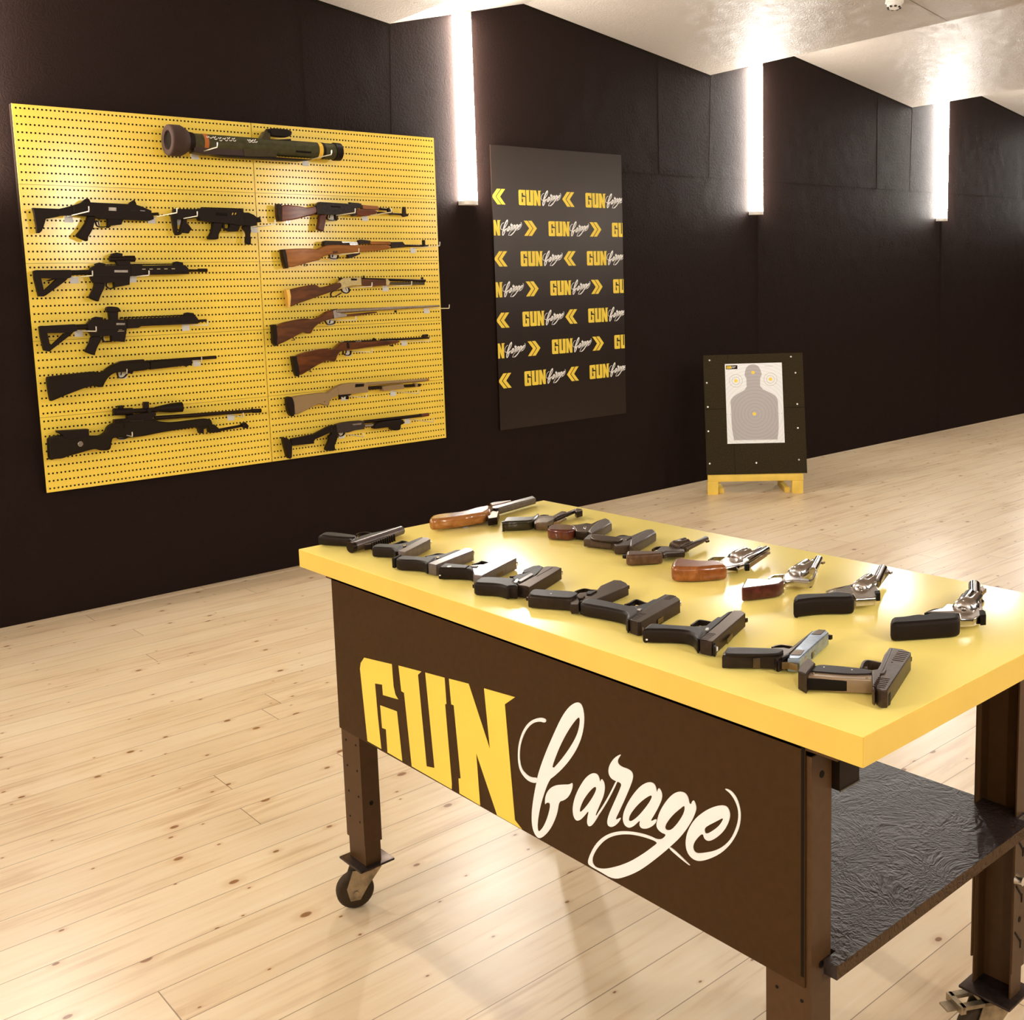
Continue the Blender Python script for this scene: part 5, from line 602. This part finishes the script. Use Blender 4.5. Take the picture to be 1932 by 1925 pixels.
('T','pistol','antique dark pistol with thin bare barrel, second farthest in right row','pistol',(1.929,2.197,0.955),[('P','grip','bkg2',29,2,[-156.8,3.4,-116.1,44.3,-93.8,57.5,-52.2,7.4,-34.8,10.2,-3,27.3,-19.2,6,-63.3,-24.6,-82.5,-33.4,-116.1,-10.1,-142.2,12.5],1,6),('P','frame','st',22,6,[-41.6,8.4,17.7,51.2,-5.1,19.4,14.2,6.6,18.5,-7.5,80.2,22.2,84.4,7.7,-6.3,-40.7,-56.6,-70.8,-84.2,-48.2],0,2),('P','toggle','gyb',27,5,[-45.1,-22.5,-28.9,-23.1,-13.1,-42.9,-26,-61.9,-64.1,-79.4,-85.3,-55.3],0,2),('T','barrel','stk',[5.4,-27.5,15],[134.3,17.7,15],15,12),('P','front_sight','st',24,6,[100.5,-11,129.3,12.1,130.7,-9.1,118.6,-24.1,91,-28.6],0,2),('S','trigger_guard','st',16,8,[18.4,44.5,29.3,43.2,36.6,30.1],3),('P','side_plate','br2',14,7,[-6.2,-38.4,17.3,-38.6,61.6,-16.7,58.3,-22.1,10.2,-48.3,-13.6,-47.5],0,1)]),
('T','pistol','dark pistol with reddish-brown grip, third farthest in the right row','pistol',(1.908,2.029,0.955),[('P','grip','w6',30,2,[-95.9,30.8,-67.1,52,-42.4,51.5,-26,12.4,-30.3,-4.4,-55.9,-33.9,-78.1,-35,-95,-10.8,-104.6,17.5],1,6),('P','frame','st',25,3,[-11.3,28.3,-1.4,18.6,20.6,13,27,-4.6,66.3,10.1,102.9,18.6,105.6,11.2,-31.3,-62.3,-48.8,-73.5,-58.1,-37.4,-39.1,-14.3],0,3),('P','slide','stb',27,3,[-43.5,-68.1,2.4,-34.4,49.3,-7.5,96.5,12,100.1,5.6,90.5,-17,69.9,-42.6,-53.8,-96.6],0,4),('S','trigger_guard','st',18,9,[5.8,33.7,18.9,36.1,27.8,30.9,45.7,32.3,49.5,17.5],3),('P','safety_lever','sv',28,24,[-30.9,-38.9,-12.4,-23.1,-9.2,-26.8,-29.5,-43.8],0,0.8),('P','hammer','sv',16,9,[-42.8,-60,-33.7,-57.5,-50.9,-76.1,-55.4,-77.3],0,0.8),('T','grip_screw','st',[-57.5,14.3,12],[-57.5,14.3,14],4,4),('P','lanyard_loop','st',16,8,[-40.9,89.4,-22.5,96.4,-28.4,89.1,-51.7,74.3],0,1.5),('P','ejection_port','yb',15,6,[-16.5,-70.2,12.3,-57.3,10.6,-60.5,-18.8,-73.9],0,0.5)]),
('T','pistol','plain slim dark pistol with worn steel edges, fourth farthest in the right row','pistol',(1.888,1.867,0.955),[('P','frame','stb',24,3,[-79.9,49.8,-62.4,60.8,-39,74.7,-25.4,73.5,-8.9,6.8,-1.5,5.3,23.4,-15.5,63.5,-4.7,100.4,3.9,115.6,-2.3,-49.1,-86.4,-62.5,-79.9,-84.5,-65.1,-61.4,-36.5,-56.2,-22.8,-71,26.5],0,3),('P','grip_panel','st',29,22,[-72.9,32.5,-44,48.1,-26.6,-10.9,-26.1,-24.8,-31.5,-40.1,-57.1,-51,-69.7,-30.6,-81.6,15.4],0,2),('P','slide','stb',27,3,[-62.2,-92.2,-18.9,-53.3,93.6,-8.3,107.3,-11.5,98.6,-28.3,83.4,-46.5,-64.7,-106.3],0,4),('S','trigger_guard','st',17,9,[14.4,25.5,26.6,27.2,36.3,21.9,37.6,10,36.9,0.6],3),('P','magazine_catch','sv',27,23,[-65.2,41.4,-44.8,56.4,-44.2,48.8,-65.5,35],0,1),('X','hammer','stb',[-47.2,-76.7,14],9),('P','ejection_port','vb',14,6,[7,-66.3,30.7,-53.2,29.4,-55.8,4.5,-70.1],0,0.5),('P','slide_stop','st',26,22,[-20.2,-39,11.3,-27.1,7.8,-33.4,-25.2,-46.7],0,0.6)]),
('T','revolver','dark old revolver with thin barrel, fifth farthest in the right row','revolver',(1.869,1.696,0.955),[('P','grip','w7',28,2,[-113.9,22.1,-93,40.6,-80.8,41.2,-43,-7.2,-41.7,-27.3,-51.2,-37.5,-79.8,-19.8,-122.1,10.8],1,6),('P','frame','stb',23,7,[-28.9,5.9,-33.1,-5.7,-28.8,-18.6,-14.8,-15.1,12.4,-48.4,29.1,-33,24.5,7.9,23.2,12.9,9.8,24.1],0,2),('C','cylinder','stb',[38.1,3.1,18],[81.1,6.9,18],36,36),('T','barrel','stb',[38.1,-24.4,19],[161.5,9,19],15,13),('P','top_strap','bkg',22,12,[-32.1,-21.5,-15.4,-15.6,20.7,-41.1,10.9,-51.2,-29.4,-31.3,-45,-34.8],0,1),('S','trigger_guard','st',18,11,[-9.3,34.9,9,42.3,24,40.3,37.4,25.7],3),('P','front_sight','st',22,17,[133.3,-11.6,143.5,-15.3,129,-18.2],0,0.5),('T','ejector_rod','st',[77.1,-5.8,22],[95.9,-0.4,22],9,9),('X','lanyard_pin','bk',[-94.3,44.4,14],9)]),
('T','revolver','long-barrelled silver revolver with large orange-brown wooden grip, in the right row middle','revolver',(1.874,1.524,0.955),[('P','grip','w8',36,2,[-146.1,29,-112.3,54.6,-82.5,67.5,-76.1,52.9,-72,18.3,-55,-1.6,-40.5,-2.5,-44.6,-18.8,-52.2,-48.7,-65.4,-61.7,-86,-47.9,-121.1,-29.8,-149.9,4.7,-154.1,19.8],1,9),('P','back_strap','gyl',24,12,[-123.7,28.9,-98.4,-10.4,-70.1,-32.4,-74.1,-36.5,-103.1,-14.4,-128.9,23.8],0,1),('P','frame','sv',25,10,[-53.8,-19.7,-13,2.4,20.8,15.2,43,16.7,60.8,14.5,92.7,2,74.1,-17.2,15.1,-51.8,-11.6,-50.8,-49.2,-46.2,-74.6,-40.1],0,3),('C','cylinder','sv',[31,-9.1,20],[82.1,-1.4,20],42,42),('T','barrel','svd',[23.9,-45,25],[148.6,-9,25],17,16),('T','under_lug','sv',[83.6,-8.3,24],[151.1,10.8,24],10,9),('P','barrel_rib','brm',24,14,[9.6,-60.8,128.9,-22.1,126.5,-25.8,5,-66.7],0,1),('P','rear_sight','vb',28,13,[-0.1,-58.2,8,-64.8,-1.9,-74.4,-10.6,-68.7],0,1),('P','front_sight','brm',24,18,[112.9,-24.5,140.7,-22.9,137.2,-27.1,109.1,-32.2],0,0.5),('S','trigger_guard','sv',22,13,[-13.2,33.4,11.4,40.5,24.2,32.8,32.9,23.3],3),('P','hammer','gyb',20,10,[-29.4,-39.7,-8,-44.7,-32,-65.3,-15.5,-47.5],0,1)]),
('T','revolver','small chrome revolver with dark wooden grip, third nearest in the right row','revolver',(1.859,1.341,0.955),[('P','grip','w9',31,3,[-153.6,0.1,-93.1,34.9,-65.5,-1.1,-54.5,2.2,-31.2,-10,-50.6,-29.5,-76.3,-38.1,-88.9,-35.4,-157,-5],0,3),('P','back_strap','svg',24,9,[-137,13.2,-138.4,9.5,-69.6,-21.2,-42.6,-25.6,-47.4,-30.2,-74,-25.6,-146.2,4.7],0,1.5),('P','frame','sv',25,9,[0.7,10.7,58.4,24.9,49.9,11.4,9.3,-36.7,9.3,-53.4,95.3,-7.6,80.2,-22.2,19.1,-53.8,-6.4,-59.6,-18.1,-29.7,-33.7,-24,-37.5,-20],0,3),('C','cylinder','sv',[34.9,1.9,19],[109.8,22.2,19],38,38),('T','barrel','sv',[70,-16.4,24],[168,34.2,24],18,18),('T','ejector_rod','sv',[133.9,33.8,20],[163.2,46.4,20],8,8),('S','trigger_guard','sv',20,12,[-26.5,26.8,-1.4,34.2,12.2,26.6,21,23],3.5),('P','hammer','svg',20,8,[0.3,-0.6,9.3,-10.1,-8.8,-24.2,-23.8,-19.2],0,1.5),('P','front_sight','br2',22,18,[154.5,19,166.7,18.4,162,14,151.3,13],0,0.5)]),
('T','revolver','silver revolver with black rubber grip, second nearest in the right row','revolver',(1.899,1.197,0.955),[('P','grip','rub',36,1,[-212.3,5,-180.3,25.4,-163.4,28.1,-121.2,-10.1,-100.2,-14.1,-87.5,-45.6,-100.7,-58.3,-118.4,-67.7,-163.4,-20.5,-215.8,0.1],1,8),('P','frame','sv',26,9,[-87.8,12.3,-45.9,7.2,-9.9,10,23.5,10.7,46.5,-5.7,-4.7,-55,-59.4,-78.7,-92.7,-56.8,-62.5,-30.8],0,3),('C','cylinder','sv',[-18.8,-19.1,20],[50.5,-1.3,20],40,40),('T','barrel','svd',[35.9,-21.4,24],[148.5,30.5,24],21,20),('P','under_lug','gyb',22,12,[127.7,23.2,157,32.5,158.1,20.5,137.7,12.5,66.5,-13.9],0,1),('P','rear_sight','vb',28,12,[-24.5,-55.3,-13.6,-60.4,-32,-72.9,-41.3,-67.6],0,1),('P','front_sight','brm',22,17,[145.3,14.9,151.3,8.5,138.2,6.6],0,0.5),('S','trigger_guard','sv',21,12,[-73.2,24,-47.3,24.8,-25.4,20.5,-3.2,16.3],3.5),('T','cylinder_release','sv',[-25.7,-25.3,28],[-25.7,-25.3,30],9,9)]),
('T','revolver','snub-nosed silver revolver with black rubber grip, nearest in the right row','revolver',(1.891,0.983,0.955),[('P','grip','rub',36,1,[-188.9,21.6,-170.8,30.3,-161.9,31.5,-147.9,20.6,-117.1,9.6,-110.7,-2.6,-92.3,-1.8,-68.6,-26.5,-60,-38.9,-77.9,-52,-96.4,-61.7,-126.9,-42.4,-165.2,-17.6,-204.9,10],1,8),('P','frame','sv',26,9,[-68.7,19,-26.4,11.7,3.6,18.2,11.7,9.6,33.4,-20.6,14.7,-51.7,-21.9,-63.9,-47.6,-61.7,-65.6,-46.6,-27.6,-23.7],0,3),('C','cylinder','sv',[-2.5,-20.2,20],[79.5,4.3,20],44,44),('T','barrel','svd',[38.5,-20.4,22],[170.7,47,22],25,24),('P','top_strap','sv',28,20,[74,-9.5,78.1,-13.8,6.6,-52.7,1.6,-47.5],0,1.5),('P','rear_sight','vb',29,9,[-8,-53,2.7,-59.1,-20.5,-72.2,-29.7,-66.2],0,1),('P','front_sight','brm',24,15,[154.8,27.7,177.8,33.4,158.5,19.6,162.2,17.4,128.4,9.6],0,0.8),('S','trigger_guard','rub',22,10,[-66.2,22,-35.3,22.9,-18.1,16.1,4.3,15.3],4),('T','cylinder_release','sv',[-11.7,-24.8,28],[-11.7,-24.8,30],10,10)])]
for kind,name,label,cat_,lc,ps in GUNS:
    wallg=kind=='W'
    t=thing(name,lc,label,cat_,'long guns hung on the yellow pegboard' if wallg and 'launcher' not in name else (None if wallg else 'handguns laid out on the yellow table'),rot=(PI/2,0,0) if wallg else (0,0,0))
    for q in ps: build(t,q)
# ---------------- hooks with price tags ----------------
HOOKS=[(1.807,2.06,312.0,'left metal hook with label plate under the black folding-stock submachine gun'),(2.238,2.061,338.0,'right metal hook with label plate under the black folding-stock submachine gun'),(2.39,2.055,238.0,'left metal hook with label plate under the compact black carbine with foregrip'),(2.831,2.019,250.0,'right metal hook with label plate under the compact black carbine with foregrip'),(1.81,1.752,280.0,'left metal hook with label plate under the black assault rifle with tube optic'),(2.11,1.751,234.0,'right metal hook with label plate under the black assault rifle with tube optic'),(1.809,1.479,268.0,'left metal hook with label plate under the black assault rifle with boxy sight'),(2.383,1.483,290.0,'right metal hook with label plate under the black assault rifle with boxy sight'),(2.018,1.247,64.0,'left metal hook with label plate under the black rifle with silver bolt'),(2.431,1.284,68.0,'right metal hook with label plate under the black rifle with silver bolt'),(1.99,0.922,146.0,'left metal hook with label plate under the scoped sniper rifle'),(2.611,0.963,158.0,'right metal hook with label plate under the scoped sniper rifle'),(3.338,2.091,266.0,'left metal hook with label plate under the reddish wood-stocked assault rifle'),(3.571,2.096,292.0,'right metal hook with label plate under the reddish wood-stocked assault rifle'),(3.332,1.861,294.0,'left metal hook with label plate under the light wood-stocked carbine'),(3.917,1.902,288.0,'right metal hook with label plate under the light wood-stocked carbine'),(3.411,1.664,292.0,'left metal hook with label plate under the brass lever-action rifle'),(3.695,1.666,288.0,'right metal hook with label plate under the brass lever-action rifle'),(3.291,1.472,288.0,'left metal hook with label plate under the double-barrelled shotgun'),(4.001,1.517,246.0,'right metal hook with label plate under the double-barrelled shotgun'),(3.405,1.278,266.0,'left metal hook with label plate under the dark walnut bolt-action rifle'),(3.816,1.319,280.0,'right metal hook with label plate under the dark walnut bolt-action rifle'),(3.357,1.01,258.0,'left metal hook with label plate under the tan pump-action shotgun'),(3.715,1.006,282.0,'right metal hook with label plate under the tan pump-action shotgun'),(3.325,0.779,254.0,'left metal hook with label plate under the black pump-action shotgun'),(3.814,0.819,282.0,'right metal hook with label plate under the black pump-action shotgun'),(2.505,2.409,286.0,'left metal hook with label plate under the green rocket launcher'),(3.183,2.408,296.0,'right metal hook with label plate under the green rocket launcher')]
def hookmesh(L):
    bm=bmesh.new(); pts=[(0,0,0),(0,-L,0),(0,-L-.004,.006),(0,-L-.006,.024)]
    for a,b in zip(pts,pts[1:]): addlathe(bm,a,b,[(0,.0030),(1,.0030)],8)
    return frombm(bm)
pm=bmesh.new(); addbox(pm,-.021,.021,-.0035,-.0005,-.030,.004,.0006); pm=frombm(pm)
for x,z,L,lab in HOOKS:
    t=thing('display_hook',(x,YB,z),lab,'hook','metal hooks holding the long guns')
    link('rod',hookmesh(L/1000),'hook',t,60); o=bpy.data.objects.new('label_plate',pm); C.objects.link(o); o.parent=t
    if not pm.materials: pm.materials.append(M['tag'])
# paper tags partly under two handguns
for nm,lb,pts in [('t1','white paper tag tied to the target pistol with sculpted wooden grip',[(1.7143,2.4045),(1.7728,2.4001),(1.8374,2.3877),(1.8338,2.3697),(1.8099,2.3581),(1.7862,2.3611),(1.7528,2.3288),(1.7392,2.3304),(1.7531,2.3515),(1.7416,2.3587),(1.7162,2.3585)]),('t2','white paper tag under the small chrome revolver',[(1.7758,1.3588),(1.7926,1.3516),(1.8044,1.3444),(1.7777,1.3258),(1.7739,1.3375)])]:
    bm=bmesh.new(); A_=[bm.verts.new((x,y,.0)) for x,y in pts]; B_=[bm.verts.new((x,y,.0006)) for x,y in pts]; bm.faces.new(A_[::-1]); bm.faces.new(B_)
    for i in range(len(A_)): j=(i+1)%len(A_); bm.faces.new((A_[i],A_[j],B_[j],B_[i]))
    cx=sum(a for a,_ in pts)/len(pts); cy=sum(b for _,b in pts)/len(pts); bmesh.ops.translate(bm,verts=bm.verts,vec=(-cx,-cy,0)); bmesh.ops.recalc_face_normals(bm,faces=bm.faces)
    o=link('price_tag',frombm(bm),'wh'); o.location=(cx,cy,ZT+.0003); tag(o,lb,'paper tag')
